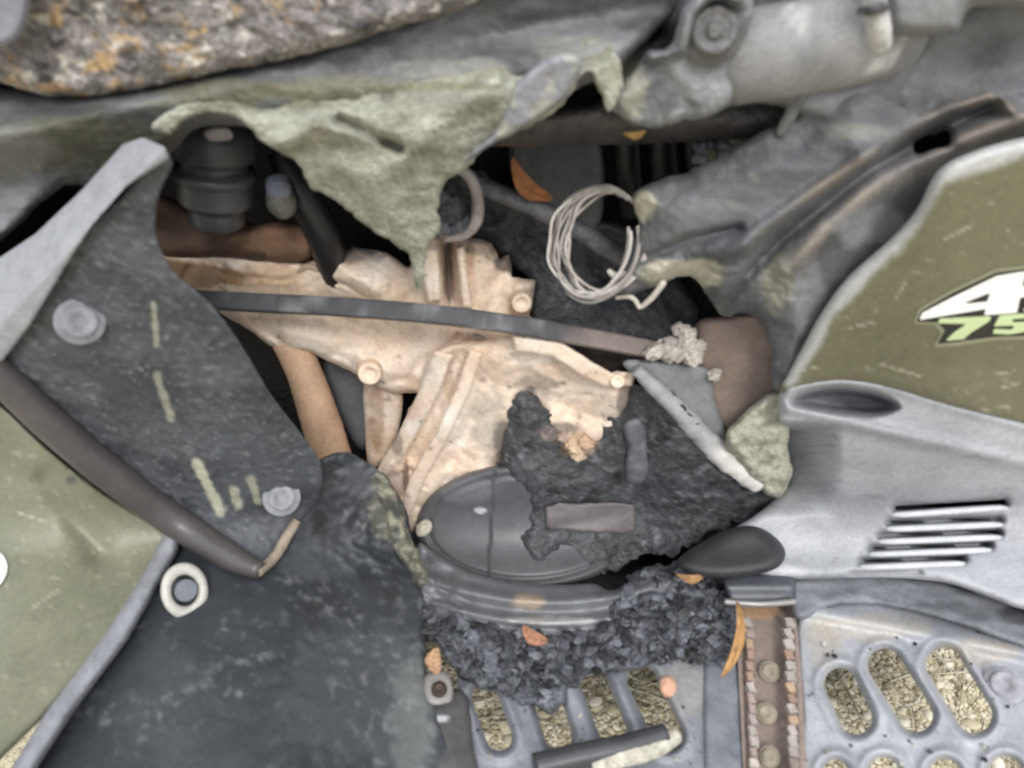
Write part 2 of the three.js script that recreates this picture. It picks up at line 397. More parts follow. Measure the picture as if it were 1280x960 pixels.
const engine = part('engine_casting', shell({
  poly: [[185, 300], [300, 316], [380, 328], [425, 318], [440, 308], [485, 316], [512, 335], [522, 300], [560, 292], [615, 303], [624, 325], [636, 318], [640, 346], [668, 352], [662, 395], [705, 432], [650, 460], [560, 470], [524, 492], [488, 490], [440, 466], [390, 440], [345, 436], [322, 420], [280, 392], [240, 366], [205, 335]], sharp: true, cell: 2.5, ragged: 5, raggedF: 50,
  h: (x, y, s) => -0.088 + castRelief(x, y), bevel: 0.014, bevelW: 12, thick: 0.05,
  rough: (p) => 0.0016 * fbm(p, 40, 4) - 0.004 * ss(0.55, 0.9, ridged(p, 20, 2)), color: tanFn([[230, 345, 90, 26, L('#8f6a48'), 0.8], [330, 345, 60, 18, L('#a5825c'), 0.6], [440, 318, 36, 14, K.soot, 0.6], [655, 385, 22, 30, L('#b08a68'), 0.6], [600, 305, 40, 16, K.soot, 0.6], [560, 340, 7, 50, L('#6b5a55'), 0.8], [640, 330, 24, 16, K.soot, 0.8]]),  // left end browned as painted shade; dark line along the post groove
}), M.metal, bike, 'heat bleached tan engine casting');
part('frame_tube', tube([[360, 425, -0.10, 24], [380, 465, -0.095, 25], [405, 540, -0.09, 28], [425, 610, -0.09, 28]], { rad: 20, lump: 0.06, color: (p) => stainsAndShade(tone(L('#c4a388'), p, 30, 0.4), [], p, 0, 0) }), M.metal, bike);
part('rubber_boot', shell({ poly: [[405, 452], [440, 448], [468, 458], [472, 540], [452, 562], [430, 530], [415, 490]], h: -0.135, bevel: 0.02, bevelW: 20, color: (p) => tone(L('#6b6c70'), p, 30, 0.3) }), M.smooth, bike);
part('frame_gusset', shell({ poly: [[458, 470], [500, 484], [500, 530], [485, 570], [462, 584], [456, 530]], h: -0.112, bevel: 0.012, bevelW: 14, rough: (p) => 0.004 * fbm(p, 40), color: tanFn([[470, 520, 12, 60, L('#94704f'), 0.6]]) }), M.metal, bike);
const crankRelief = (x, y) => 0.75 * crankBase(x, y), crankBase = (x, y) => 0.024 * tent(x, y, [[552, 440], [530, 495], [503, 548], [474, 604]], 15)
  - 0.014 * tent(x, y, [[574, 445], [556, 485], [525, 548], [506, 580]], 6)
  + 0.016 * tent(x, y, [[596, 440], [572, 500], [545, 560], [512, 640]], 15) - 0.006 * tent(x, y, [[612, 460], [592, 520], [560, 580]], 6)
  + 0.010 * tent(x, y, [[640, 470], [618, 540], [600, 590]], 22)
  + 0.026 * tent(x, y, [[640, 438], [690, 446], [740, 472], [785, 478]], 26) + 0.02 * tent(x, y, [[775, 478], [764, 540]], 18)
  - 0.012 * tent(x, y, [[655, 480], [665, 510]], 14) + 0.016 * tent(x, y, [[690, 530], [735, 545]], 14)
  + 0.018 * tent(x, y, [[500, 588], [494, 640]], 12) - 0.014 * tent(x, y, [[512, 590], [503, 622]], 3.5)
  + 0.012 * tent(x, y, [[540, 615], [600, 590]], 14);
part('crankcase', shell({
  poly: [[535, 440], [560, 432], [600, 425], [650, 415], [700, 428], [735, 452], [760, 466], [794, 466], [788, 500], [782, 520], [790, 575], [720, 620], [650, 630], [600, 630], [545, 640], [515, 664], [494, 650], [484, 622], [460, 612], [468, 596], [496, 545], [522, 490]], sharp: true, cell: 2.5, ragged: 5, raggedF: 50,
  h: (x, y, s) => -0.066 + crankRelief(x, y), bevel: 0.014, bevelW: 12, thick: 0.05,
  rough: (p) => 0.0016 * fbm(p, 40, 4) - 0.003 * ss(0.5, 0.9, ridged(p, 26, 2)), color: tanFn([[612, 530, 26, 50, L('#bdb4a6'), 0.7], [560, 480, 8, 30, K.rust, 0.5], [672, 478, 30, 12, L('#a8998a'), 0.7], [660, 506, 20, 24, K.soot, 0.9], [632, 560, 20, 46, L('#4f4a47'), 0.7], [690, 540, 40, 16, L('#5c5450'), 0.7], [780, 500, 12, 40, L('#5a504a'), 0.7], [600, 600, 50, 12, L('#7d7268'), 0.5], [492, 606, 14, 30, L('#b59a94'), 0.7], [508, 600, 5, 30, L('#4a2f2a'), 0.7], [496, 556, 9, 14, L('#6a5a58'), 0.6]]),
}), M.metal, engine);
const bar = (poly, h, list) => part('engine_rib', shell({ poly, sharp: true, cell: 2, ragged: 2, h, bevel: 0.006, bevelW: 7, thick: 0.03, rough: (p) => 0.0012 * fbm(p, 50, 4), color: tanFn(list) }), M.metal, engine);
bar([[542, 438], [566, 444], [548, 492], [522, 540], [492, 590], [474, 606], [466, 596], [496, 545], [522, 492]], (x, y) => -0.034 + 0.0004 * (x - 520), [[497, 556, 10, 16, L('#6a5a58'), 0.6]]);
bar([[586, 436], [604, 442], [588, 490], [562, 545], [534, 596], [512, 646], [498, 644], [512, 598], [545, 540], [570, 486]], -0.042, [[508, 630, 8, 20, L('#b59a94'), 0.5]]);
bar([[640, 418], [700, 426], [740, 452], [764, 466], [794, 464], [790, 482], [756, 484], [726, 470], [690, 446], [644, 440]], -0.026, []);
bar([[519, 300], [546, 298], [552, 376], [534, 380], [526, 340]], -0.05, [[536, 305, 18, 10, K.soot, 0.5]]);
bar([[570, 310], [580, 306], [590, 384], [578, 386]], -0.056, []);
for (const [x, y, h, r] of [[462, 466, -0.062, 15], [652, 378, -0.062, 13], [772, 476, -0.023, 9]]) {
  const u = unit(y, h), c = V(x, y, h), f = facing(x, y, h).add(new THREE.Vector3(0, -0.2, 0.4)).normalize();
  const g = new THREE.LatheGeometry([[0, 0.1], [0.45, 0.1], [0.5, 0.34], [0.85, 0.36], [0.95, 0.26], [1, 0.1], [1.08, -1.2]].map(([a, b]) => new THREE.Vector2(Math.max(1e-4, a * r * u), b * r * u)), 24);
  g.applyQuaternion(new THREE.Quaternion().setFromUnitVectors(new THREE.Vector3(0, 1, 0), f)); g.translate(c.x, c.y, c.z);
  part('bolt_boss', paint(g, (p) => tone(K.tan, p, 60, 0.4)), M.metal, engine);
}
part('burnt_loom', shell({
  poly: [[545, 215], [590, 205], [640, 240], [720, 272], [800, 285], [860, 360], [870, 420], [800, 470], [735, 462], [690, 432], [665, 400], [668, 352], [630, 322], [600, 300], [550, 296]], cell: 4, ragged: 10, raggedF: 50,
  h: (x, y) => -0.125 + 0.05 * ss(300, 440, y), thick: 0.02, bevel: 0.02, bevelW: 18, rough: (p) => 0.012 * ridged(p, 26, 4) - 0.006,
  color: (p, x, y) => stainsAndShade(mul(L('#404246'), 1 + 0.7 * fbm(p, 40)), [[770, 445, 80, 22, L('#5d544f'), 0.8], [730, 385, 60, 40, L('#44454a'), 0.6]], p, x, y),
}), M.char, bike, 'soot black burnt wiring mass');
part('linkage_rod', tube([[578, 222, -0.075, 12], [640, 248, -0.07, 13], [700, 275, -0.065, 14], [800, 335, -0.07, 14]], { lump: 0.2, color: (p) => tone(L('#6e6e72'), p, 70, 0.6) }), M.char, bike);

// --- round cover and the char that ran over it
const coverH = (x, y) => { const r = Math.hypot((x - 658) / 138, (y - 659) / 80); return -0.035 + 0.016 * (1 - r * r) + (x > 618 - (y - 590) * 0.06 ? 0.003 : 0); };
const cover = part('clutch_cover', shell({
  poly: Array.from({ length: 28 }, (_, i) => { const a = i / 28 * Math.PI * 2; return [658 + 138 * Math.cos(a), 659 + 80 * Math.sin(a)]; }), cell: 2.5,
  h: (x, y, s) => coverH(x, y) - 0.004 * Math.exp(-Math.pow((s - 15) / 3, 2)), bevel: 0.022, bevelW: 16, thick: 0.04,
  color: (p, x, y) => stainsAndShade(tone(L('#5a5b5e'), p, 30, 0.3), [[585, 612, 40, 18, L('#75777b'), 0.6], [600, 638, 8, 4, K.ash, 0.8]], p, x, y, 30),
}), M.smooth, bike, 'dark grey round clutch cover');
part('cover_screw', lump(V(530, 660, -0.024), 0.010, 1, 0.7, 1, L('#b9b5a4'), 0.15), M.metal, cover);
part('cover_plate', shell({ poly: [[682, 634], [700, 629], [770, 628], [792, 632], [796, 664], [780, 667], [720, 664], [684, 660]], sharp: true, cell: 2, ragged: 3, h: (x, y) => coverH(x, y) + 0.0145 + 0.0012 * Math.sin(x * 0.06 + y * 0.2), bevel: 0.005, bevelW: 6, thick: 0.012, rough: (p) => 0.002 * fbm([p[0] * 0.4, p[1], p[2]], 60, 4), color: (p) => tone(L('#6d6867'), p, 40, 0.4) }), M.plastic, cover, 'cracked brownish plate on the charred cover');
part('cover_rib', shell({ poly: [[780, 528], [802, 526], [810, 560], [812, 592], [796, 606], [782, 596], [784, 560]], cell: 2, ragged: 4, h: (x, y) => -0.017, bevel: 0.010, bevelW: 14, thick: 0.02, rough: (p) => 0.006 * fbm(p, 50, 4), color: (p) => tone(L('#64666a'), p, 50, 0.5) }), M.plastic, cover);
part('melted_cover', shell({
  poly: [[634, 520], [644, 496], [662, 488], [680, 500], [688, 524], [706, 548], [730, 556], [752, 545], [772, 500], [790, 478], [830, 488], [875, 530], [920, 578], [955, 604], [966, 634], [900, 662], [850, 690], [812, 696], [786, 700], [764, 716], [735, 716], [706, 700], [676, 712], [648, 700], [640, 672], [650, 640], [644, 612], [622, 596], [628, 560]], cell: 2, ragged: 14, raggedF: 70,
  h: (x, y, s) => { const k = ss(770, 860, x); return (Math.max(-0.036, coverH(x, y)) + 0.0035) * (1 - k) + (-0.004) * k - 0.016 * ss(590, 500, y) * (1 - k) - 0.009 * ss(26, 0, s) * (1 - k); }, bevel: 0.004, bevelW: 8, thick: 0.03,
  rough: (p, x, y) => { const n = ss(-0.25, 0.25, fbm([p[0] + 1, p[1], p[2]], 14, 2)), far = ss(780, 840, x); return (0.006 * ridged(p, 30, 4) - 0.003) * (0.2 + 0.6 * n + 0.6 * far) + 0.006 * fbm(p, 16, 3) + 0.004 * fbm([p[0], p[1] + 3, p[2]], 70, 4); },
  color: (p, x, y) => {
    let c = mul(L('#4c4d50'), 1 + 0.5 * fbm(p, 45));
    c = mix(c, L('#2a2b2d'), 0.85 * ss(0.02, 0.4, fbm([p[0] + 9, p[1], p[2]], 55)));
    c = mix(c, L('#7b7e82'), 0.6 * ss(0.2, 0.42, fbm([p[0] + 5, p[1], p[2]], 75)));
    return stainsAndShade(c, [[722, 552, 30, 22, L('#c4a88e'), 0.6], [692, 542, 20, 10, L('#9a8a84'), 0.6], [770, 500, 14, 26, L('#6f6258'), 0.5]], p, x, y, 80);
  },
}), M.char, bike, 'charred plastic crust melted over the engine cover');
for (const [x, y, r, hx] of [[716, 556, 11, '#dcc0a2'], [731, 552, 9, '#cfae90'], [706, 545, 7, '#b9a394'], [722, 570, 7, '#d6bda0']])
  part('char_flake', lump(V(x, y, -0.012), r * unit(y), 1.3, 0.6, 1, L(hx), 0.6), M.foam, bike);

// --- strap across the engine
{
  const pts = [[235, 374, -0.035], [330, 379, -0.03], [430, 384, -0.025], [560, 395, -0.022], [660, 409, -0.025], [740, 423, -0.03], [818, 438, -0.035]].map((p) => V(...p));
  const c = new THREE.CatmullRomCurve3(pts), n = 240, pos = [], idx = [], col = [], uv = [];
  const prof = [[-1, -1], [-0.75, -1.25], [0.75, -1.25], [1, -1], [1, 1], [0.75, 1.25], [-0.75, 1.25], [-1, 1]];
  for (let i = 0; i <= n; i++) {
    const P = c.getPointAt(i / n), t = c.getTangentAt(i / n), up = new THREE.Vector3(0, 0.8, 0.6).addScaledVector(t, -new THREE.Vector3(0, 0.8, 0.6).dot(t)).normalize(), sd = t.clone().cross(up);
    for (const [a, b] of prof) {
      const e = P.clone().addScaledVector(up, a * 0.0038).addScaledVector(sd, b * 0.0062);
      pos.push(e.x, e.y, e.z); uv.push(i / n * 2, b * 0.02);
      const k = ss(0.74, 0.86, i / n + 0.06 * fbm([e.x, e.y, e.z], 60));
      col.push(...mix(mix(tone(L('#4c4d51'), [e.x, e.y, e.z], 40, 0.3), L('#8e8f93'), 0.7 * ss(0.0, 0.4, fbm([e.x * 0.5, e.y * 2, e.z * 2], 70, 4))), L('#94867f'), k * 0.7));
    }
  }
  for (let i = 0; i < n; i++) for (let j = 0; j < 8; j++) { const a = i * 8 + j, b = i * 8 + (j + 1) % 8; idx.push(a, a + 8, b, b, a + 8, b + 8); }
  let g = new THREE.BufferGeometry(); g.setAttribute('position', new THREE.Float32BufferAttribute(pos, 3)); g.setAttribute('color', new THREE.Float32BufferAttribute(col, 3)); g.setAttribute('uv', new THREE.Float32BufferAttribute(uv, 2)); g.setIndex(idx);
  g = g.toNonIndexed(); g.computeVertexNormals();
  part('strap', g, M.smooth, bike, 'black flat strap across the tan engine');
}

// --- lever, connector and heat shield right of the engine
part('heat_shield', shell({ poly: [[870, 405], [905, 396], [960, 392], [992, 420], [990, 470], [965, 505], [910, 548], [885, 520], [870, 460]], h: (x, y) => -0.02 + 0.0002 * (x - 930), bevel: 0.012, bevelW: 18, rough: (p) => 0.002 * fbm(p, 40), color: (p) => tone(L('#86776e'), p, 30, 0.35) }), M.metal, bike);
const lever = part('lever_plate', shell({ poly: [[778, 452], [830, 452], [886, 462], [893, 500], [912, 560], [890, 560], [845, 515], [805, 480]], h: (x, y) => -0.02 + 0.0001 * (y - 450), bevel: 0.006, bevelW: 8, rough: (p) => 0.002 * fbm(p, 70), color: (p) => tone(L('#7d7f82'), p, 60, 0.4) }), M.plastic, bike);
part('lever_rod', tube([[795, 462, -0.012, 8], [850, 515, -0.01, 13], [900, 566, -0.004, 15], [948, 604, 0.002, 14]], { lump: 0.35, lumpF: 90, seg: 60, color: (p, t) => mix(tone(L('#9fa0a2'), p, 60, 0.3), tone(L('#cfcbc6'), p, 90, 0.5), ss(0.55, 0.7, t)) }), M.plastic, lever);
{
  const gs = [];
  for (const [x, y, r, sx, sy] of [[820, 438, 12, 1.5, 0.8], [842, 436, 16, 1.2, 1], [858, 424, 14, 0.9, 1.3], [864, 442, 15, 1.2, 0.8], [850, 412, 9, 1, 1], [874, 432, 9, 1, 1], [834, 446, 8, 1.4, 0.7], [893, 468, 8, 1.2, 0.8]])
    gs.push(lump(V(x, y, -0.015), r * unit(y), sx, sy, 1, mul(L('#cac3ba'), rr(0.75, 1.05)), 0.45, 4));
  part('melted_connector', mergeGeometries(gs), M.foam, bike, 'pale crumbled connector at the end of the strap');
}
part('fibre_crust', shell({ poly: [[905, 548], [930, 515], [965, 492], [988, 498], [986, 560], [990, 595], [972, 622], [945, 605], [925, 580]], cell: 3, ragged: 6, h: 0.02, bevel: 0.02, bevelW: 18, thick: 0.02, rough: (p) => 0.008 * fbm(p, 70, 4), color: (p) => mix(L('#b4b3a2'), L('#838272'), ss(-0.1, 0.4, fbm(p, 60))) }), M.fibre, bike);
part('fibre_crust', shell({ poly: [[930, 330], [960, 305], [1010, 285], [1060, 270], [1050, 310], [1020, 350], [1002, 400], [975, 395], [955, 378], [930, 385], [915, 360]], cell: 3, ragged: 12, h: (x) => 0.0 + 0.0003 * (x - 930), bevel: 0.02, bevelW: 16, thick: 0.02, rough: (p) => 0.012 * ridged(p, 40, 4) - 0.006, color: (p) => mix(L('#a5a491'), L('#525253'), ss(-0.15, 0.3, fbm(p, 45))) }), M.fibre, bike);

// --- seat: burnt foam, skirt and the draped glass-fibre cloth
const foamColor = (p, x, y) => {
  let c = mix(L('#9b9594'), L('#77736f'), ss(-0.2, 0.3, fbm(p, 60)));
  c = mix(c, L('#cfae80'), 0.85 * ss(0.04, 0.28, fbm([p[0] * 0.6 + 2, p[1] * 1.2, p[2]], 85, 4) - 0.14 * ss(150, 330, x)));
  c = mix(c, L('#dcd8ce'), 0.9 * ss(0.12, 0.32, fbm([p[0] * 0.6 + 7, p[1] * 1.2, p[2]], 100, 4)));
  c = mix(c, L('#4a484c'), 0.9 * ss(0.14, 0.36, fbm([p[0] * 0.7 + 13, p[1] * 1.2, p[2]], 80, 4)));
  return c;
};
const seat = part('seat', shell({
  poly: [[-60, -60], [300, -60], [680, -60], [604, 0], [557, 18], [478, 40], [420, 60], [344, 78], [292, 88], [213, 105], [137, 119], [58, 121], [30, 112], [-10, 100], [-60, 96]], cell: 2.5, ragged: 5,
  h: (x, y) => 0.06, bevel: 0.03, bevelW: 26, thick: 0.02, rough: (p) => 0.010 * fbm(p, 55, 4) + 0.004 * fbm(p, 150, 2), color: foamColor,
}), M.foam, bike, 'burnt seat foam flecked orange and white');
part('seat_cover', shell({ poly: [[-60, -60], [20, -60], [38, -5], [32, 30], [20, 50], [-10, 62], [-60, 60]], h: 0.085, bevel: 0.01, bevelW: 14, rough: (p) => 0.003 * fbm(p, 40), color: (p) => tone(L('#8f909c'), p, 30, 0.3) }), M.smooth, seat);
{
  const g = new THREE.BoxGeometry(1.3, 0.07, 0.4, 40, 4, 14); const p = g.attributes.position;
  for (let i = 0; i < p.count; i++) { const v = [p.getX(i), p.getY(i), p.getZ(i)]; p.setY(i, v[1] + 0.01 * fbm(v, 18)); }
  g.translate(-0.05, 0.80, -0.16); g.computeVertexNormals();
  part('unseen_seat_top', paint(g, (q) => foamColor(q, 200, 0)), M.foam, seat);  // out of view, roofs the hollow so sky light stays out
}
const skirtStainsAndShade = [[90, 180, 150, 48, L('#585848'), 0.85], [20, 190, 60, 40, L('#8a8a86'), 0.5], [300, 115, 120, 16, L('#6a6850'), 0.7], [420, 115, 110, 20, L('#77755a'), 0.6], [560, 88, 110, 18, L('#9e9d94'), 0.45], [470, 105, 90, 14, L('#7b7a68'), 0.5], [720, 60, 60, 22, L('#98978a'), 0.4], [250, 130, 90, 12, L('#77765f'), 0.5], [150, 140, 140, 10, L('#403f3c'), 0.6]];  // lower-left olive fuzz darkened partly as shade; thin dark line below the foam
part('seat_skirt', shell({
  poly: [[-60, 106], [0, 110], [60, 116], [137, 112], [213, 96], [292, 78], [344, 66], [420, 48], [478, 28], [557, 4], [600, -20], [640, -60], [900, -60], [870, 0], [838, 22], [806, 52], [770, 90], [700, 120], [640, 150], [560, 185], [420, 180], [330, 160], [250, 160], [205, 200], [150, 240], [80, 232], [0, 300], [-60, 300]], cell: 3, ragged: 5,
  h: (x, y, s) => 0.04 + 0.014 * Math.sin(x * 0.006 + y * 0.045) + 0.012 * Math.exp(-Math.pow((y - (120 - (x - 200) * 0.24)) / 22, 2)), bevel: 0.025, bevelW: 26, thick: 0.02,
  rough: (p) => 0.006 * fbm([p[0] * 0.45, p[1], p[2]], 42, 4) + 0.002 * fbm(p, 140, 3),
  color: (p, x, y) => {
    let c = mix(L('#77777a'), L('#565759'), ss(-0.2, 0.3, fbm([p[0] * 0.4, p[1], p[2]], 40)));
    return stainsAndShade(c, skirtStainsAndShade, p, x, y, 40);
  },
}), M.plastic, seat, 'grey melted seat skirt');
const clothFold = (x, y) => {
  const f1 = Math.exp(-Math.pow(sdSeg(x, y, 350, 178, 395, 158) / 11, 2)) + Math.exp(-Math.pow(sdSeg(x, y, 395, 158, 470, 172) / 10, 2));
  const f2 = Math.exp(-Math.pow(sdSeg(x, y, 425, 150, 500, 186) / 7, 2));
  const f3 = Math.exp(-Math.pow(sdSeg(x, y, 360, 120, 620, 96) / 13, 2));
  const f4 = Math.exp(-Math.pow(sdSeg(x, y, 430, 210, 520, 300) / 18, 2));
  const f5 = Math.exp(-Math.pow(sdSeg(x, y, 620, 90, 480, 220) / 20, 2));
  return 0.009 * f1 - 0.014 * f2 + 0.006 * f3 + 0.006 * f4 + 0.006 * f5;
};
part('fibre_cloth', shell({
  poly: [[190, 158], [215, 136], [270, 126], [340, 130], [420, 112], [500, 96], [600, 86], [680, 66], [745, 50], [772, 70], [778, 105], [762, 140], [752, 120], [738, 92], [722, 100], [712, 120], [690, 142], [650, 162], [606, 182], [588, 206], [562, 222], [548, 252], [550, 284], [534, 312], [530, 356], [520, 360], [512, 322], [488, 302], [450, 276], [420, 250], [388, 232], [372, 204], [350, 190], [326, 178], [312, 160], [290, 146], [262, 142], [232, 150], [210, 170]], cell: 2.5, ragged: 6, raggedF: 90,
  h: (x, y) => 0.066 - 0.055 * ss(150, 340, y) + 1.4 * clothFold(x, y) - 0.020 * ss(40, 8, Math.min(sdSeg(x, y, 330, 116, 420, 110), sdSeg(x, y, 420, 110, 600, 84), sdSeg(x, y, 600, 84, 745, 50))), bevel: 0.005, bevelW: 7, thick: 0.003,
  rough: (p) => 0.005 * fbm([p[0] * 0.5, p[1], p[2]], 36, 4) + 0.002 * fbm(p, 160, 3),
  color: (p, x, y) => {
    let c = mix(L('#b0b0a1'), L('#858473'), ss(-0.1, 0.45, fbm([p[0] * 0.5, p[1], p[2]], 48)));
    c = mix(c, L('#56564a'), 0.8 * ss(0.2, 0.5, fbm([p[0] * 0.5 + 4, p[1], p[2]], 40)));
    return stainsAndShade(c, [[600, 120, 120, 18, L('#8f8f84'), 0.6], [330, 130, 110, 8, L('#747256'), 0.6], [520, 108, 120, 8, L('#72704f'), 0.6]], p, x, y, 40);
  },
}), M.fibre, seat, 'pale olive glass fibre cloth draped over the engine');
part('melted_strip', shell({ poly: [[640, 112], [668, 82], [705, 66], [728, 74], [722, 98], [700, 128], [668, 152], [620, 178], [588, 200], [574, 212], [590, 190], [624, 160]], h: 0.078, cell: 2.5, ragged: 4, bevel: 0.014, bevelW: 10, rough: (p) => 0.006 * fbm(p, 50, 5), color: (p) => mix(tone(L('#8d8e94'), p, 40, 0.35), L('#a9a898'), 0.7 * ss(0.05, 0.3, fbm([p[0] + 3, p[1], p[2]], 70))) }), M.plastic, seat);

// --- top right: melted grey plastic, mount, pipe
part('tank_shroud', shell({
  poly: [[780, 60], [815, 30], [845, -10], [860, -60], [1360, -60], [1360, 130], [1250, 142], [1150, 150], [1080, 170], [1010, 150], [960, 130], [880, 140], [820, 140], [770, 150], [760, 100]], cell: 3.5, ragged: 4,
  holes: [[806, 42, 818, 36, 9]], h: (x, y) => 0.03 + 0.012 * Math.sin(x * 0.011 + y * 0.02) - 0.02 * ss(880, 780, x), bevel: 0.02, bevelW: 24, thick: 0.03,
  rough: (p) => 0.007 * fbm(p, 26, 4), color: (p, x, y) => stainsAndShade(mix(L('#7d7d80'), L('#5c5d5f'), ss(-0.2, 0.3, fbm(p, 22))), [[1180, 15, 90, 40, L('#77787a'), 0.6], [850, 95, 60, 40, L('#5a5c5f'), 0.7], [770, 90, 30, 40, L('#a3a28c'), 0.5]], p, x, y, 40),
}), M.plastic, bike, 'grey melted tank shroud');
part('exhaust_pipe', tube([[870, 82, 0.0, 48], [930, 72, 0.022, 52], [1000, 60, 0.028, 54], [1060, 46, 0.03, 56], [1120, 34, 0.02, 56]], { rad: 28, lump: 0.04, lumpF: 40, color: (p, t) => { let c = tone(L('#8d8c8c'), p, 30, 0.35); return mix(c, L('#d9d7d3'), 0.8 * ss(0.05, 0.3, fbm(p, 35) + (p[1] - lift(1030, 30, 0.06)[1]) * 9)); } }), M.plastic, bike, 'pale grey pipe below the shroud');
{
  const u = unit(35, 0.08), c = V(893, 38, 0.065), f = facing(893, 38, 0.065);
  const prof = [[0, 12], [8, 12], [11, 9], [12, 4], [18, 5], [22, 9], [27, 9], [30, 4], [30, -6], [38, -10], [42, -22]];
  const g = new THREE.LatheGeometry(prof.map(([r, y]) => new THREE.Vector2(Math.max(1e-4, r * u), y * u)), 32);
  g.applyQuaternion(new THREE.Quaternion().setFromUnitVectors(new THREE.Vector3(0, 1, 0), f.add(new THREE.Vector3(0.15, 0.1, 0)).normalize())); g.translate(c.x, c.y, c.z);
  part('ringed_bolt', paint(g, (p) => tone(L('#6d6c6b'), p, 60, 0.6)), M.char, bike);
}
part('shroud_arm', shell({
  poly: [[762, 130], [786, 96], [806, 66], [832, 62], [846, 38], [852, 8], [872, -24], [920, -34], [940, 0], [938, 40], [920, 66], [908, 86], [916, 118], [900, 140], [850, 152], [800, 158]], cell: 2.5, ragged: 7, raggedF: 60,
  h: (x, y, s) => 0.058 + 0.012 * ridge(x, y, [[815, 70], [850, 62], [862, 20], [885, -10], [922, 0]], 9) - 0.006 * ridge(x, y, [[868, 60], [876, 18], [905, 0]], 6), bevel: 0.016, bevelW: 16, thick: 0.03,
  rough: (p) => 0.007 * fbm(p, 50, 5), color: (p, x, y) => stainsAndShade(mix(L('#8d8e90'), L('#606265'), ss(-0.2, 0.3, fbm(p, 45))), [[790, 110, 24, 40, L('#a9a893'), 0.5], [880, 110, 24, 30, L('#9fa2a8'), 0.5]], p, x, y),
}), M.plastic, bike, 'lumpy melted arm round the ringed bolt');
{
  const clip = part('cable_clip', tube([[1092, -20, 0.09, 11], [1094, 10, 0.09, 12], [1098, 34, 0.088, 12], [1101, 56, 0.082, 11]], { lump: 0.25, color: (p) => mix(L('#c9c7c4'), L('#45454a'), ss(-0.1, 0.3, fbm(p, 60))) }), M.plastic, bike);
  part('clip_band', tube([[1076, 14, 0.088, 4], [1092, 12, 0.103, 4.5], [1108, 10, 0.09, 4]], { color: L('#3b3a3c') }), M.black, clip);
}
part('top_box', shell({ poly: [[1115, -60], [1360, -60], [1360, 12], [1290, 12], [1222, 8], [1205, 22], [1195, 40], [1150, 46], [1118, 40], [1108, 10]], h: 0.075, bevel: 0.02, bevelW: 26, thick: 0.03, rough: (p) => 0.004 * fbm(p, 26), color: (p) => tone(L('#7f8082'), p, 26, 0.35) }), M.plastic, bike);

// --- melted ribbons between shroud and front panel
const ribbonColor = (list) => (p, x, y) => stainsAndShade(mix(L('#77787a'), L('#545659'), ss(-0.2, 0.35, fbm([p[0] * 0.6, p[1], p[2]], 40))), list, p, x, y, 50);
const groove = [[900, 392], [930, 348], [975, 302], [1030, 258], [1090, 210], [1140, 184], [1200, 152], [1246, 130]];
const crestA = [[900, 332], [950, 286], [1010, 244], [1070, 204], [1130, 164], [1185, 136], [1236, 122], [1264, 136]];
const crestB = [[985, 338], [1030, 288], [1080, 246], [1135, 210], [1190, 182], [1240, 162], [1290, 146]];
part('melted_shroud', shell({
  poly: [[792, 240], [830, 224], [872, 208], [950, 166], [985, 142], [1004, 106], [1050, 76], [1112, 60], [1125, 30], [1360, 10], [1360, 215], [1280, 205], [1200, 232], [1160, 285], [1100, 340], [1046, 400], [1010, 460], [985, 496], [964, 480], [962, 430], [940, 392], [905, 396], [885, 370], [862, 345], [815, 358], [782, 370], [764, 352], [784, 322], [798, 280]], cell: 2.5, ragged: 6, raggedF: 70, holes: [[1150, 184, 1180, 173, 9]],
  h: (x, y, s) => 0.024 + 0.00005 * (x - 800) + 0.028 * Math.sqrt(ss(0, 60, s)) * ss(1160, 1060, x) - 0.01 - 0.014 * ridge(x, y, groove, 8) - 0.035 * ss(118, 70, y) * ss(1105, 1150, x) + 0.010 * ridge(x, y, crestA, 9) + 0.013 * ridge(x, y, crestB, 15)
    - 0.012 * ridge(x, y, [[1000, 178], [1050, 120], [1110, 92]], 22) + 0.010 * ridge(x, y, [[1130, 70], [1140, 140], [1080, 190]], 18) + 0.012 * ridge(x, y, [[820, 345], [880, 318], [930, 304]], 14) - 0.010 * ridge(x, y, [[810, 322], [860, 300], [925, 286]], 6),
  bevel: 0.014, bevelW: 16, thick: 0.025, rough: (p, x, y) => 0.0055 * fbm([p[0] * 0.7, p[1], p[2]], 24, 4) * (1 - 0.6 * ss(1150, 1250, x)) + (0.006 * fbm(p, 90, 4)) * ss(0.35, 0.8, ridge(x, y, [[790, 350], [850, 340], [930, 320], [975, 360]], 34) + ridge(x, y, [[800, 240], [800, 300]], 14)),
  color: (p, x, y) => {
    let c = mix(L('#6b6c6f'), L('#535558'), ss(-0.25, 0.3, fbm([p[0] * 0.6, p[1], p[2]], 30)));
    c = mix(c, L('#8a8b84'), 0.35 * ss(0.12, 0.36, fbm([p[0] * 0.7 + 5, p[1], p[2]], 60, 4)));
    const k = Math.max(ridge(x, y, crestA.slice(1), 7), ridge(x, y, crestB, 11)) * ss(-0.45, 0.15, fbm(p, 28)); // scorched to tan along the creases
    c = mix(c, L('#a89a89'), 0.5 * k);
    return stainsAndShade(c, [[850, 342, 70, 22, L('#c4c1ae'), 0.9], [802, 258, 20, 24, L('#cfccb2'), 0.8], [1070, 165, 50, 12, L('#8f9086'), 0.4], [1010, 112, 14, 34, L('#9fa08c'), 0.6], [972, 352, 24, 40, L('#9a9986'), 0.6], [1090, 280, 60, 30, L('#97989c'), 0.6], [1010, 370, 24, 60, L('#8d8e90'), 0.6]], p, x, y, 60);
  },
}), M.plastic, bike, 'grey melted shroud sagging to the wire coil');
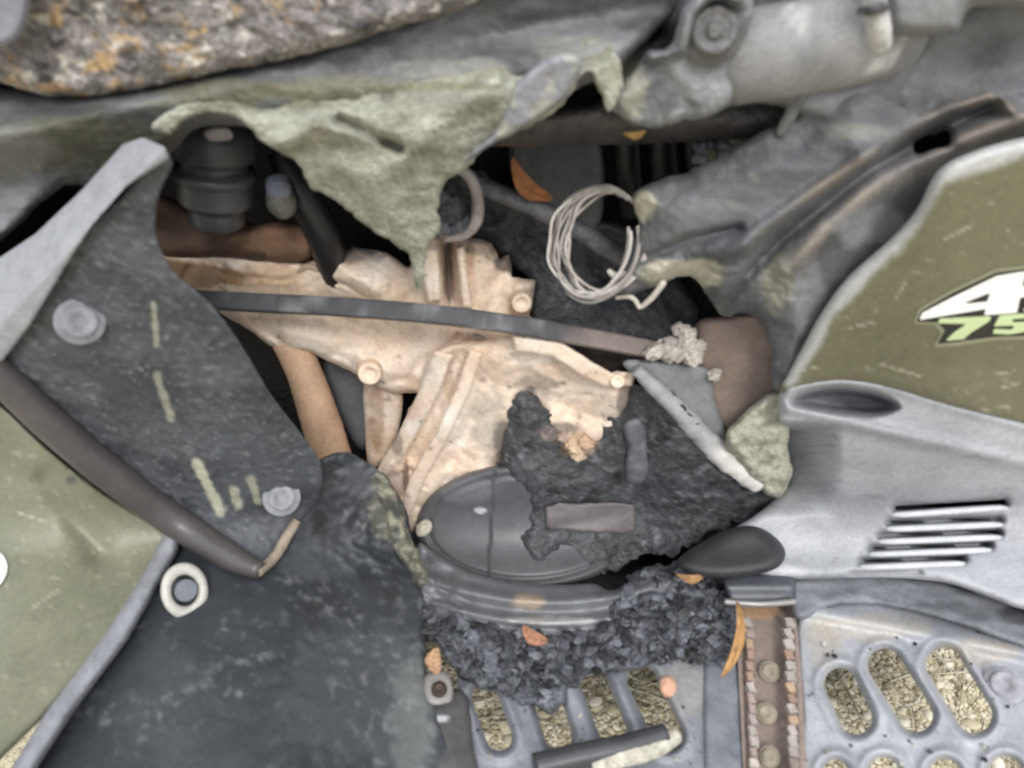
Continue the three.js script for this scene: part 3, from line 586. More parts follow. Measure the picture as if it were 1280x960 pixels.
part('shroud_lip', tube([[975, 168, 0.032, 6], [994, 132, 0.036, 8], [1018, 100, 0.042, 9], [1058, 76, 0.046, 8], [1108, 66, 0.046, 5]], { lump: 0.45, lumpF: 90, seg: 60, color: (p) => tone(L('#6f6f6d'), p, 70, 0.6) }), M.plastic, bike);

// --- front side panel (olive) with its print
const scratches = [[1240, 468, 1268, 464], [1250, 486, 1276, 478], [1228, 512, 1262, 508], [1005, 462, 1022, 459], [1255, 290, 1262, 288], [1120, 372, 1133, 352], [1062, 410, 1096, 402], [1180, 300, 1216, 282], [1100, 455, 1150, 470]];
const panelH = (x, y) => 0.066 + 0.028 * ss(980, 1200, x) - 0.012 * ss(380, 520, y);
const panel = part('front_panel', shell({
  poly: [[978, 492], [985, 468], [1004, 432], [1030, 386], [1062, 344], [1112, 300], [1146, 262], [1172, 214], [1215, 190], [1280, 172], [1380, 160], [1380, 560], [1280, 536], [1200, 514], [1115, 490], [1050, 480]], cell: 3.5,
  h: panelH, bevel: 0.016, bevelW: 24, thick: 0.02, rough: (p) => 0.0015 * fbm(p, 10, 3),
  color: (p, x, y, s) => {
    let c = tone(L('#6c6a52'), p, 12, 0.12);
    c = mix(c, L('#7b7a64'), 0.6 * ss(0.1, 0.5, fbm([p[0], p[1] * 2, p[2]], 14)));
    const e = sdSeg(x, y, 985, 468, 1030, 386), e2 = sdSeg(x, y, 1030, 386, 1112, 300), e3 = sdSeg(x, y, 1112, 300, 1172, 214), e4 = Math.min(sdSeg(x, y, 1172, 214, 1280, 174), sdSeg(x, y, 1280, 174, 1380, 160));
    c = mix(c, L('#a3a190'), 0.35 * ss(0.28, 0.42, fbm([p[0] * 0.6, p[1] + 2, p[2]], 170, 3)));
    for (const [ax, ay, bx, by] of scratches) c = mix(c, L('#b5b3a2'), 0.6 * ss(1.9, 0.6, sdSeg(x, y, ax, ay, bx, by) + 1.2 * fbm(p, 200, 2)));
    const d = Math.min(e, e2, e3 * 0.8, e4 * 0.75) + 7 * fbm(p, 35);
    return mix(c, L('#bfc0bf'), 0.85 * ss(20, 9, d));                // plastic bleached by the fire along the edge
  },
}), M.paint, bike, 'olive green front side panel with bleached edge');
{
  const flat = (poly, dh, hex) => shell({ poly, sharp: true, h: (x, y) => panelH(x, y) + dh, cell: 2, thick: 0.0004, color: (p) => mix(tone(L(hex), p, 30, 0.12), L('#77755f'), 0.6 * ss(0.34, 0.42, fbm(p, 130, 3))), rough: (p) => 0.0015 * fbm(p, 10, 3) });
  const outl = part('decal', flat([[1141, 405], [1148, 386], [1190, 362], [1244, 336], [1362, 322], [1362, 428], [1300, 424], [1244, 425], [1200, 432], [1166, 434], [1176, 416], [1168, 406]], 0.0008, '#87876f'), M.decal, panel, 'white and pale green number print on the olive panel');
  part('decal_edge', flat([[1146, 402], [1152, 389], [1192, 366], [1246, 341], [1362, 327], [1362, 423], [1300, 419], [1244, 421], [1200, 427], [1172, 430], [1182, 413], [1172, 403]], 0.0014, '#1b1c1c'), M.decal, outl);
  const white = '#f0efea', lime = '#c3d3a2';
  // 4, X, 7, 5, 0
  const four = part('digit', flat([[1149, 400], [1153, 391], [1192, 371], [1246, 345], [1282, 339], [1278, 358], [1290, 357], [1287, 370], [1275, 372], [1271, 391], [1230, 394], [1233, 386]], 0.002, white), M.decal, outl);
  part('digit_counter', flat([[1202, 380], [1238, 366], [1234, 377]], 0.0026, '#1b1c1c'), M.decal, four);
  part('digit', flat([[1294, 337], [1312, 334], [1317, 349], [1330, 332], [1350, 329], [1326, 358], [1338, 382], [1318, 384], [1311, 370], [1298, 388], [1278, 389], [1303, 360]], 0.002, white), M.decal, outl);
  part('digit', flat([[1172, 404], [1175, 398], [1240, 395], [1236, 402], [1215, 415], [1204, 424], [1182, 426], [1192, 416], [1208, 405]], 0.002, lime), M.decal, outl);
  part('digit', flat([[1250, 394], [1292, 391], [1289, 397], [1266, 399], [1264, 403], [1284, 402], [1287, 408], [1280, 415], [1262, 418], [1241, 417], [1243, 411], [1264, 412], [1270, 407], [1242, 408]], 0.002, lime), M.decal, outl);
}

// --- lower right grey cover with louvres
const scoopPoly = spline([[986, 505], [1002, 490], [1040, 482], [1085, 487], [1114, 498], [1124, 510], [1095, 520], [1050, 518], [1010, 512]]);
const scoop = (x, y) => ss(-2, 11, sdPoly(scoopPoly, x, y));
const lowH = (x, y) => 0.05 + 0.02 * ss(980, 1150, x) + 0.018 * Math.exp(-Math.pow((y - 560) / 50, 2)) * ss(1000, 1120, x)
  - 0.060 * scoop(x, y) - 0.075 * ss(1056, 980, x) * ss(526, 540, y) * ss(650, 596, y) - 0.012 * ss(650, 740, y) + 0.007 * ridge(x, y, [[985, 510], [1040, 524], [1110, 540], [1280, 580], [1380, 610]], 9) + 0.006 * ridge(x, y, [[985, 484], [1050, 474], [1110, 482], [1200, 510], [1290, 534]], 7);
const louvres = [[1118, 1258, 634, 626], [1110, 1252, 652, 647], [1100, 1250, 668, 663], [1088, 1238, 684, 679], [1076, 1205, 700, 696], [1064, 1150, 715, 712]];
const sideCover = part('side_cover', shell({
  poly: [[974, 498], [985, 480], [1030, 470], [1080, 472], [1130, 484], [1200, 505], [1280, 526], [1380, 550], [1380, 780], [1280, 762], [1240, 748], [1180, 728], [1100, 722], [1000, 724], [950, 720], [880, 705], [850, 704], [890, 676], [950, 640], [980, 605], [976, 560]], cell: 3,
  holes: louvres.slice(0, 5).map(([a, b, y, y2], i) => [a + 3, y + 1, b - 3, y2 + 1, i ? 1.0 : 2.4]),
  h: (x, y) => { let h = lowH(x, y); for (const [a, b, y1, y2] of louvres) h -= 0.008 * Math.exp(-Math.pow(sdSeg(x, y, a, y1 + 3, b, y2 + 3) / 3.2, 2)); return h; },
  bevel: 0.02, bevelW: 22, thick: 0.02, rough: (p) => 0.003 * fbm(p, 14, 3),
  color: (p, x, y) => {
    let c = mix(L('#a6a8ac'), L('#8f9195'), ss(-0.25, 0.3, fbm([p[0] * 0.5, p[1], p[2]], 16)));
    c = mix(c, L('#6f7174'), 0.5 * ss(0.25, 0.45, fbm([p[0] * 0.5 + 1, p[1], p[2]], 60, 4)));
    c = mix(c, L('#cfd1d4'), 0.6 * ss(0.15, 0.45, fbm([p[0] * 0.5 + 3, p[1], p[2]], 20)));
    return stainsAndShade(c, [[900, 690, 60, 30, L('#77797c'), 0.6]], p, x, y, 110);
  },
}), M.trim, bike, 'grey ash filmed side cover with louvre slots');
for (const [a, b, y, y2] of louvres.slice(0, 5))
  part('louvre_slat', tube([[a - 2, y + 9, lowH(a, y + 9) - 0.004, 2.5], [a + 10, y + 9, lowH(a, y + 9) + 0.0005, 3.6], [(a + b) / 2, (y + y2) / 2 + 9, lowH((a + b) / 2, y + 9) + 0.0005, 4], [b - 10, y2 + 9, lowH(b, y2 + 9) + 0.0005, 3.6], [b, y2 + 9, lowH(b, y2 + 9) - 0.004, 2.5]], { rad: 8, seg: 24, color: (p) => tone(L('#c2c4c8'), p, 30, 0.2) }), M.smooth, sideCover);
part('cover_tongue', shell({ poly: [[846, 702], [880, 676], [915, 660], [945, 658], [970, 672], [982, 692], [968, 712], [920, 722], [870, 720]], h: (x, y) => 0.065 + 0.0001 * (x - 900), bevel: 0.025, bevelW: 26, thick: 0.02, color: (p) => tone(L('#333336'), p, 40, 0.6) }), M.plastic, bike, 'glossy black tongue of the side cover');

// --- left: textured guard plate, rolled rim, green fender
const guard = part('guard_plate', shell({
  poly: [[196, 186], [216, 204], [200, 240], [195, 290], [216, 338], [262, 378], [302, 432], [338, 492], [386, 555], [402, 584], [398, 622], [374, 652], [348, 700], [322, 716], [270, 688], [200, 640], [100, 560], [-20, 470], [-10, 440], [30, 396], [76, 332], [116, 278], [166, 232]], cell: 2.5,
  h: (x, y) => 0.105 - 0.02 * ss(300, 400, x), bevel: 0.003, bevelW: 8, thick: 0.012, rough: (p) => 0.0022 * fbm(p, 140, 3) + 0.003 * fbm(p, 20, 2),
  color: (p, x, y) => {
    let c = mix(L('#4d5054'), L('#3b3e42'), ss(-0.2, 0.3, fbm([p[0] * 0.6, p[1], p[2]], 30)));
    c = mix(c, L('#737578'), 0.4 * ss(-0.05, 0.35, fbm([p[0] * 0.8, p[1], p[2]], 150, 4)) * ss(-0.35, 0.2, fbm([p[0] + 2, p[1], p[2]], 16, 3)));
    c = mix(c, L('#97999b'), 0.35 * ss(0.32, 0.46, fbm([p[0] * 0.7 + 8, p[1], p[2]], 230, 2)));
    const m = 3.2 + 2 * fbm(p, 150, 2);
    for (const [ax, ay, bx, by, w, k] of [[246, 578, 276, 640, 1.7, 0.9], [292, 612, 298, 632, 1.5, 0.7], [314, 600, 322, 626, 1.4, 0.6], [192, 380, 196, 430, 1, 0.5], [196, 470, 214, 522, 1.3, 0.5]]) c = mix(c, L('#b3b29d'), k * ss(m * w * 1.6, m * w * 0.7, sdSeg(x, y, ax, ay, bx, by)));
    return c;
  },
}), M.plastic, bike, 'speckled dark grey guard plate');
part('guard_flange', shell({
  poly: [[154, 180], [178, 172], [206, 184], [212, 198], [158, 232], [116, 280], [80, 336], [38, 406], [4, 450], [-40, 480], [-60, 470], [-60, 366], [0, 322], [45, 292], [103, 237]], cell: 3, sharp: true,
  h: (x, y) => { const t = clamp(((x - 0) * 0.74 + (y - 330) * 0.68) / 52); return 0.07 + 0.047 * t; }, bevel: 0.003, bevelW: 6, thick: 0.012, rough: (p) => 0.0015 * fbm(p, 90, 3), color: (p) => tone(L('#96989c'), p, 60, 0.25),  // paler than the plate: light on its upturned face painted into the colour
}), M.plastic, guard);
part('rolled_rim', tube([[-50, 428, 0.115, 17], [0, 470, 0.116, 17], [60, 526, 0.118, 18], [130, 585, 0.118, 18], [220, 652, 0.113, 17], [290, 697, 0.108, 14], [326, 714, 0.105, 9]], { rad: 20, seg: 60, color: (p) => tone(L('#4d4948'), p, 24, 0.35) }), M.smooth, guard);
part('guard_edge', tube([[322, 716, 0.105, 5], [345, 694, 0.1, 6], [360, 668, 0.1, 5.5], [372, 650, 0.095, 5]], { lump: 0.3, color: (p) => tone(L('#958878'), p, 60, 0.4) }), M.metal, guard);
function bolt(name, px, py, h, r, mt, hex, parent, tilt = [0, 0, 0]) {
  const u = unit(py, h), c = V(px, py, h), f = facing(px, py, h).add(new THREE.Vector3(...tilt)).normalize();
  const prof = [[0, 0.22], [0.22, 0.22], [0.28, 0.3], [0.42, 0.36], [0.6, 0.4], [0.68, 0.36], [0.72, 0.22], [0.98, 0.18], [1, 0.1], [1, -0.4]];
  const g = new THREE.LatheGeometry(prof.map(([a, b]) => new THREE.Vector2(Math.max(1e-4, a * r * u), b * r * u)), 24);
  g.applyQuaternion(new THREE.Quaternion().setFromUnitVectors(new THREE.Vector3(0, 1, 0), f)); g.translate(c.x, c.y, c.z);
  return part(name, paint(g, (p) => tone(L(hex), p, 120, 0.6)), mt, parent);
}
bolt('bolt', 100, 402, 0.112, 29, M.plastic, '#7c7e82', guard);
bolt('bolt', 352, 622, 0.099, 23, M.plastic, '#85878a', guard);
const fender = part('rear_fender', shell({
  poly: [[-60, 470], [0, 506], [60, 562], [130, 618], [212, 668], [204, 700], [140, 796], [70, 880], [0, 950], [-60, 1010]], cell: 4,
  h: (x, y) => 0.105 + 0.014 * Math.sin((x + y * 0.55) * 0.016 + 1.0) - 0.012 * Math.exp(-Math.pow(sdSeg(x, y, 60, 600, 125, 690) / 18, 2)), bevel: 0.008, bevelW: 12, thick: 0.012, rough: (p) => 0.001 * fbm(p, 20),
  color: (p, x, y) => stainsAndShade(mix(mix(L('#6f705c'), L('#83836f'), ss(-0.3, 0.3, fbm(p, 9))), L('#b0ae9c'), Math.max(0.4 * ss(0.28, 0.42, fbm([p[0] * 0.6, p[1] + 2, p[2]], 170, 3)), 0.7 * ss(2, 0.6, Math.min(sdSeg(x, y, 116, 690, 130, 684), sdSeg(x, y, 40, 760, 72, 738), sdSeg(x, y, 20, 640, 58, 652)) + 1.2 * fbm(p, 200, 2)))), [[88, 600, 7, 6, K.greyDark, 0.8]], p, x, y, 60),
}), M.paint, bike, 'olive green rear fender');
part('fender_mark', shell({ poly: [[-60, 688], [-8, 688], [8, 702], [6, 722], [-12, 740], [-60, 756]], h: (x, y) => 0.107 + 0.014 * Math.sin((x + y * 0.55) * 0.016 + 1.0), thick: 0.0005, color: L('#e3e3df') }), M.decal, fender);
part('fender_edge', shell({ poly: [[208, 660], [228, 664], [222, 690], [158, 802], [92, 890], [30, 985], [-10, 1000], [56, 892], [132, 792], [186, 706]], sharp: true, h: 0.112, bevel: 0.02, bevelW: 14, thick: 0.02, rough: (p) => 0.002 * fbm(p, 60), color: (p) => tone(L('#8b8d92'), p, 70, 0.4) }), M.plastic, fender);
const inner = part('inner_fender', shell({
  poly: [[222, 662], [270, 676], [326, 700], [356, 680], [374, 640], [396, 578], [436, 566], [482, 596], [508, 640], [520, 700], [530, 760], [534, 840], [548, 900], [552, 1010], [-20, 1010], [36, 950], [118, 832], [190, 716]], cell: 3, ragged: 3,
  h: (x, y) => 0.085 - 0.075 * ss(330, 530, x) + 0.006 * Math.sin(x * 0.02 + y * 0.012), bevel: 0.012, bevelW: 14, thick: 0.02,
  rough: (p, x, y) => 0.002 * fbm(p, 30) + (0.016 * ridged(p, 36, 5) - 0.008) * ss(370, 440, x) * ss(760, 660, y),
  color: (p, x, y) => {
    let c = mix(L('#2f3337'), L('#3c4145'), ss(-0.2, 0.4, fbm(p, 14)));
    c = mix(c, L('#606367'), 0.45 * ss(0.22, 0.5, fbm([p[0] + 3, p[1], p[2]], 60, 4)));
    c = stainsAndShade(c, [[450, 870, 120, 110, L('#565b5f'), 0.5], [515, 900, 34, 100, L('#7d807d'), 0.4], [400, 700, 60, 30, L('#5a5d61'), 0.5], [420, 640, 60, 60, L('#4a4b4e'), 0.7], [460, 600, 40, 26, L('#6b6d72'), 0.7], [480, 640, 26, 40, L('#8d8a78'), 0.5], [400, 655, 16, 20, L('#26221f'), 0.7]], p, x, y, 75);
    c = mix(c, L('#8d9091'), 0.5 * ss(0.02, 0.45, fbm([p[0], p[1] + 1, p[2]], 110, 5)) * ss(0.0, 0.35, fbm([p[0] + 6, p[1], p[2]], 18, 2) + 0.25 * ss(300, 480, x)));
    return c;
  },
}), M.plastic, bike, 'dark inner fender sheet with ash patches');
{
  const u = unit(738, 0.09), c = V(231, 738, 0.105), f = facing(231, 738).add(new THREE.Vector3(0.3, 0.0, 0)).normalize();
  const q = new THREE.Quaternion().setFromUnitVectors(new THREE.Vector3(0, 0, 1), f);
  const g = new THREE.TorusGeometry(23 * u, 6.5 * u, 14, 40); g.scale(0.92, 1.14, 0.8); g.applyQuaternion(q); g.translate(c.x, c.y, c.z);
  const ring = part('bolt_sleeve', paint(g, (p) => tone(L('#b9b7ae'), p, 60, 0.3)), M.smooth, inner, 'white ring sleeve on the inner fender');
  const b = new THREE.CylinderGeometry(13 * u, 14 * u, 14 * u, 20); b.rotateX(Math.PI / 2); b.applyQuaternion(q); b.translate(c.x, c.y, c.z);
  part('sleeve_bolt', paint(b, (p) => tone(L('#6e7278'), p, 90, 0.5)), M.bare, inner);
}
part('fibre_crust', shell({ poly: [[455, 590], [480, 592], [498, 622], [510, 660], [522, 690], [535, 725], [522, 732], [505, 705], [488, 680], [478, 640]], cell: 2.5, ragged: 8, h: 0.025, bevel: 0.02, bevelW: 12, rough: (p) => 0.010 * fbm(p, 70, 4), color: (p) => mix(L('#9d9a86'), L('#55564f'), ss(-0.2, 0.3, fbm(p, 55))) }), M.fibre, bike);

// --- footwell and footrest
part('footwell_lip', shell({
  poly: [[520, 684], [545, 692], [585, 714], [640, 727], [700, 731], [742, 730], [768, 738], [820, 712], [880, 700], [920, 730], [920, 800], [800, 800], [700, 800], [600, 800], [530, 790]], cell: 3,
  h: (x, y, s) => { const a = 0.0021 * Math.pow(x - 690, 2) * 0.55; const yy = y + a; return 0.002 + 0.014 * Math.exp(-Math.pow((yy - 752) / 9, 2)) + 0.009 * Math.exp(-Math.pow((yy - 778) / 6, 2)); },
  bevel: 0.012, bevelW: 12, thick: 0.03, rough: (p, x) => 0.003 * fbm(p, 40) + (0.012 * ridged(p, 40, 4) - 0.006) * Math.max(ss(610, 560, x), ss(745, 800, x)), color: (p, x, y) => stainsAndShade(tone(L('#6a6c70'), p, 40, 0.5), [[660, 752, 26, 12, L('#b39f86'), 0.7], [690, 776, 60, 6, L('#c6c4bf'), 0.6]], p, x, y),
}), M.smooth, bike);
const slot = (ax, ay, bx, by, r) => [ax, ay, bx, by, r];
const rimBump = (x, y, list) => { let h = 0; for (const q of list) { const d = sdSeg(x, y, q[0], q[1], q[2], q[3]) - q[4]; h += -0.004 * Math.exp(-Math.pow(d / 4, 2)) + 0.0035 * Math.exp(-Math.pow((d - 10) / 6, 2)); } return h; };
const slotsA = [slot(606, 872, 624, 922, 16), slot(680, 862, 698, 920, 17), slot(740, 850, 766, 914, 17), slot(802, 850, 834, 918, 18)];
const plateA = part('footrest_plate', shell({
  poly: [[572, 842], [640, 832], [760, 838], [850, 818], [884, 812], [890, 1010], [604, 1010], [588, 900]], cell: 2.5, holes: slotsA,
  h: (x, y) => 0.0 + rimBump(x, y, slotsA), bevel: 0.004, bevelW: 8, thick: 0.012, rough: (p) => 0.0015 * fbm(p, 40), color: (p, x, y) => stainsAndShade(tone(L('#7d8086'), p, 36, 0.35), [[855, 860, 40, 50, L('#979692'), 0.6], [690, 840, 90, 14, K.soot, 0.7], [600, 850, 40, 16, L('#4b4d52'), 0.6]], p, x, y),
}), M.smooth, bike, 'grey slotted footrest plate with char on it');
part('rivet', lump(V(835, 858, 0.004), 0.008, 1.1, 0.6, 1, L('#c59a80'), 0.15), M.metal, plateA);
part('footrest_side', shell({ poly: [[533, 872], [560, 862], [584, 868], [592, 930], [604, 1010], [548, 1010], [540, 930]], h: 0.008, bevel: 0.01, bevelW: 12, thick: 0.02, rough: (p) => 0.002 * fbm(p, 40), color: (p, x, y) => stainsAndShade(tone(L('#504e4f'), p, 30, 0.3), [[548, 898, 18, 5, K.ash, 0.7]], p, x, y) }), M.smooth, bike);
const tab = part('mounting_tab', shell({ poly: [[530, 848], [545, 838], [562, 845], [566, 872], [555, 880], [535, 878]], h: 0.022, cell: 2.5, bevel: 0.006, bevelW: 8, thick: 0.014, color: (p) => tone(L('#8d8a86'), p, 70, 0.4) }), M.metal, bike);
bolt('nut', 549, 862, 0.024, 10, M.bare, '#3a3028', tab, [0, 0.3, 0]);
part('footwell_strip', shell({ poly: [[880, 822], [915, 800], [926, 840], [932, 1010], [886, 1010]], h: 0.005, bevel: 0.008, bevelW: 12, thick: 0.02, rough: (p) => 0.003 * fbm(p, 40), color: (p) => tone(L('#73777e'), p, 36, 0.5) }), M.smooth, bike);
// channel with copper coloured flaking rails
const chan = part('support_channel', shell({ poly: [[918, 742], [992, 742], [1000, 820], [1012, 1010], [932, 1010], [924, 860]], sharp: true, cell: 3, h: (x, y) => { const m = 958 + (y - 760) * 0.035; return -0.006 + 0.014 * ss(24, 34, Math.abs(x - m)); }, thick: 0.02, rough: (p) => 0.0015 * fbm(p, 50), color: (p, x, y) => stainsAndShade(tone(L('#8d7f76'), p, 40, 0.3), [[950, 765, 26, 12, L('#b08a62'), 0.7]], p, x, y) }), M.metal, bike, 'brown rusted support channel with round bolts');
for (const [x, y] of [[962, 840], [958, 892], [962, 946]]) bolt('bolt', x, y, -0.002, 13, M.metal, '#8f8776', chan, [0, 0.6, 0]);
for (const sd of [0, 1]) for (let i = 0; i < 17; i++) {
  const y = 780 + i * 13.5, m = 958 + (y - 760) * 0.035 + (sd ? 27 : -23), c = V(m + rr(-1, 1), y, 0.009), u = unit(y);
  const g = new THREE.BoxGeometry((sd ? 11 : 9) * u * rr(0.85, 1.1), 0.005, 12.5 * u * rr(0.85, 1.1), 2, 1, 2), q = g.attributes.position;
  for (let k = 0; k < q.count; k++) q.setXYZ(k, q.getX(k) + rr(-0.0006, 0.0006), q.getY(k) + rr(-0.0004, 0.0008), q.getZ(k) + rr(-0.0006, 0.0006));
  g.rotateY(rr(-0.12, 0.12)); g.translate(c.x, c.y, c.z); g.computeVertexNormals();
  const k = mul(L(['#ab9080', '#a89e98', '#b0967e', '#978880', '#b5aca4', '#aaa29a'][Math.floor(rnd() * 6)]), rr(0.75, 1.05));
  part('rail_block', paint(g, (p) => tone(k, p, 120, 0.4)), M.metal, chan);
}
const br = part('bracket', shell({ poly: [[902, 722], [930, 716], [985, 718], [995, 724], [995, 750], [960, 754], [912, 752]], sharp: true, h: (x, y) => 0.035 - 0.01 * ss(730, 750, y), cell: 2.5, bevel: 0.008, bevelW: 8, thick: 0.03, color: (p) => tone(L('#4b4e54'), p, 40, 0.35) }), M.smooth, bike);
part('bracket_edge', tube([[905, 752, 0.03, 4], [950, 755, 0.032, 4], [994, 752, 0.03, 4]], { color: L('#8f8d8b') }), M.bare, br);
const slotsB = [slot(1050, 855, 1070, 898, 20), slot(1106, 832, 1145, 894, 21), slot(1180, 832, 1218, 894, 22), slot(1044, 965, 1060, 1010, 15), slot(1104, 966, 1128, 1010, 19), slot(1180, 968, 1200, 1010, 19), slot(1256, 966, 1276, 1010, 20)];
const plateB = part('footrest_plate', shell({
  poly: [[1000, 762], [1050, 742], [1120, 748], [1190, 768], [1290, 800], [1380, 826], [1380, 1010], [1016, 1010], [1004, 900]], cell: 2.5, holes: slotsB,
  h: (x, y) => 0.006 + rimBump(x, y, slotsB) + 0.01 * Math.exp(-Math.pow((y - 775 - (x - 1080) * 0.2) / 12, 2)), bevel: 0.006, bevelW: 10, thick: 0.014, rough: (p) => 0.0015 * fbm(p, 30),
  color: (p, x, y) => stainsAndShade(mix(L('#8f9298'), L('#a2a4a9'), ss(-0.3, 0.3, fbm(p, 20))), [[1080, 785, 100, 20, L('#a8a298'), 0.7], [1030, 800, 24, 40, L('#a59d90'), 0.5], [1225, 815, 50, 20, L('#a39a8c'), 0.6]], p, x, y, 40),
}), M.smooth, bike, 'pale grey slotted footrest plate beside the rusted channel');
bolt('bolt', 1255, 857, 0.01, 23, M.smooth, '#8f8f94', plateB, [0, 0.5, 0]);
part('footwell_wall', shell({
  poly: [[984, 726], [1050, 716], [1110, 716], [1190, 726], [1260, 744], [1380, 768], [1380, 850], [1290, 815], [1200, 782], [1120, 762], [1050, 756], [1004, 775], [988, 760]], cell: 3, ragged: 2,
  h: (x, y) => 0.022, bevel: 0.015, bevelW: 14, thick: 0.02, rough: (p) => 0.007 * fbm([p[0] * 0.6, p[1], p[2]], 40, 4),
  color: (p, x, y) => stainsAndShade(mix(L('#7c7f84'), L('#5b5e62'), ss(-0.2, 0.3, fbm([p[0] * 0.6, p[1], p[2]], 40))), [[1275, 770, 34, 16, L('#3a3a3d'), 0.7]], p, x, y, 40),
}), M.plastic, bike);

// --- wire coil and clamp
{
  const c = V(752, 305, 0.0), u = unit(305, 0.0);
  const coil = new THREE.Group(); coil.name = 'wire_coil'; bike.add(coil); coil.userData.label = 'pale bare wire coil beside the melted ribbon';
  const f = facing(752, 305).add(new THREE.Vector3(-0.5, 0.1, 0)).normalize();
  const q = new THREE.Quaternion().setFromUnitVectors(new THREE.Vector3(0, 0, 1), f);
  for (let k = 0; k < 10; k++) {
    const pts = [], ox = rr(-12, 8), oy = rr(-5, 5), r1 = 52 + rr(-6, 7), r2 = 66 + rr(-6, 5), ph = rr(0, 6);
    const a0 = k === 0 ? 0.2 : rr(0.3, 1.0), a1 = Math.PI * 2 - rr(0.0, 0.5);
    for (let i = 0; i <= 26; i++) {
      const a = a0 + (a1 - a0) * i / 26 + 0.5;
      pts.push(new THREE.Vector3((ox + (r1 + 2 * Math.sin(a * 5 + ph)) * Math.cos(a)) * u, (oy + r2 * Math.sin(a)) * u, (k * 3 - 10 + 5 * Math.sin(a * 2 + ph) + 2 * Math.sin(a * 7 + ph)) * u).applyQuaternion(q).add(c));
    }
    const g = new THREE.TubeGeometry(new THREE.CatmullRomCurve3(pts), 70, 1.8 * u, 7);
    part('wire', paint(g, (p) => tone(L(['#c6c0ba', '#b4aea9', '#d4cfc9', '#a49d97', '#c0b6ad', '#96928e'][k % 6]), p, 80, 0.4)), M.metal, coil);
  }
  for (const pts of [[[800, 385, 0.02, 3], [790, 372, 0.02, 3], [770, 372, 0.01, 2.5]], [[830, 352, 0.03, 4], [815, 372, 0.025, 4], [802, 384, 0.02, 3]], [[790, 340, 0.02, 5], [770, 345, 0.015, 5], [760, 338, 0.01, 3]]])
    part('wire', tube(pts, { lump: 0.3, seg: 20, rad: 8, color: (p) => tone(L('#cfc9be'), p, 80, 0.4) }), M.metal, coil);
}
{
  const cl = part('ring_clamp', tube([[570, 208, -0.02, 7], [588, 222, -0.02, 8], [597, 250, -0.022, 8], [594, 280, -0.025, 8], [580, 294, -0.03, 6], [556, 300, -0.035, 3.5]], { lump: 0.2, color: (p) => mix(tone(L('#a09894'), p, 60, 0.6), L('#8a6a58'), ss(0, 0.4, fbm(p, 70))) }), M.plastic, bike, 'pale ring clamp under the draped cloth');
  const gs = []; for (let i = 0; i < 14; i++) gs.push(lump(V(rr(552, 578), rr(240, 292), -0.05), rr(0.004, 0.009), 1, 1, 1, mul(L('#8b8d95'), rr(0.4, 1)), 0.5, 1));
  part('clamp_crumb', mergeGeometries(gs), M.char, cl);
}
{
  const gs = []; for (let i = 0; i < 14; i++) gs.push(lump(V(rr(876, 930), rr(172, 196), -0.03), rr(0.003, 0.008), 1.2, 0.8, 1, mul(L(rnd() < 0.3 ? '#9b9c7d' : '#8d9094'), rr(0.4, 1)), 0.5, 1));
  part('foam_crumb', mergeGeometries(gs), M.foam, bike);
}

// ------------------------------------------------------------------ loose things on the machine
{ // charred debris lying in the footwell
  const base = shell({
    poly: [[518, 770], [560, 752], [600, 772], [660, 790], [740, 790], [770, 742], [800, 712], [850, 705], [905, 726], [922, 760], [924, 820], [905, 836], [860, 822], [800, 836], [740, 842], [716, 862], [694, 890], [660, 884], [630, 870], [596, 858], [572, 846], [548, 812], [530, 800]], cell: 2, ragged: 16, raggedF: 80,
    h: 0.011, bevel: 0.016, bevelW: 18, thick: 0.02, rough: (p) => 0.005 * ridged(p, 34, 4) - 0.003 + 0.007 * fbm([p[0] + 2, p[1], p[2]], 60, 5) + 0.005 * fbm(p, 15, 2), color: (p) => mix(mul(L('#5e6167'), 1 + 0.6 * fbm(p, 80)), L('#242527'), ss(-0.1, 0.35, fbm([p[0] + 4, p[1], p[2]], 55))),
  });
  const gs = [base.toNonIndexed()];
  const inPoly = spline([[530, 775], [600, 778], [740, 792], [800, 720], [900, 730], [920, 820], [800, 832], [700, 850], [670, 875], [600, 850]]);
  for (let i = 0, n = 0; n < 520 && i < 12000; i++) {
    const x = rr(518, 925), y = rr(708, 884); if (sdPoly(inPoly, x, y) < 0) continue; n++;
    const r = 0.001 + 0.0042 * Math.pow(rnd(), 2); gs.push(lump(V(x, y, 0.013), r, rr(0.8, 2.2), rr(0.25, 0.6), rr(0.8, 1.4), mul(L(['#54575d', '#404247', '#6d7077', '#2e2f32'][Math.floor(rnd() * 4)]), rr(0.7, 1.2)), 0.6, 1));
  }
  const m = part('charred_debris', mergeGeometries(gs), M.char, scene);
  thing(m, 'black charred debris heaped on the footwell below the engine cover', 'debris', null, 'stuff');
}
{ // crumbs of ash and soot scattered over the footrest plates
  const gs = [];
  for (let i = 0; i < 260; i++) {
    const left = rnd() < 0.45, x = left ? rr(590, 880) : rr(1005, 1275), y = left ? rr(845, 955) : rr(770, 955), q = left ? slotsA : slotsB;
    if (q.some((e) => sdSeg(x, y, e[0], e[1], e[2], e[3]) < e[4] + 6)) continue;
    gs.push(lump(V(x, y, left ? 0.0035 : 0.0095), 0.0004 + 0.0014 * Math.pow(rnd(), 3), rr(0.8, 1.8), 0.6, rr(0.8, 1.4), L(['#3a3b3d', '#55575a', '#c3beb2', '#8f8a80', '#2b2b2d'][Math.floor(rnd() * 5)]), 0.5, 1));
  }
  const m = part('ash_crumbs', mergeGeometries(gs), M.foam, scene);
  thing(m, 'fine crumbs of ash and soot scattered over the slotted footrest plates', 'ash', null, 'stuff');
}
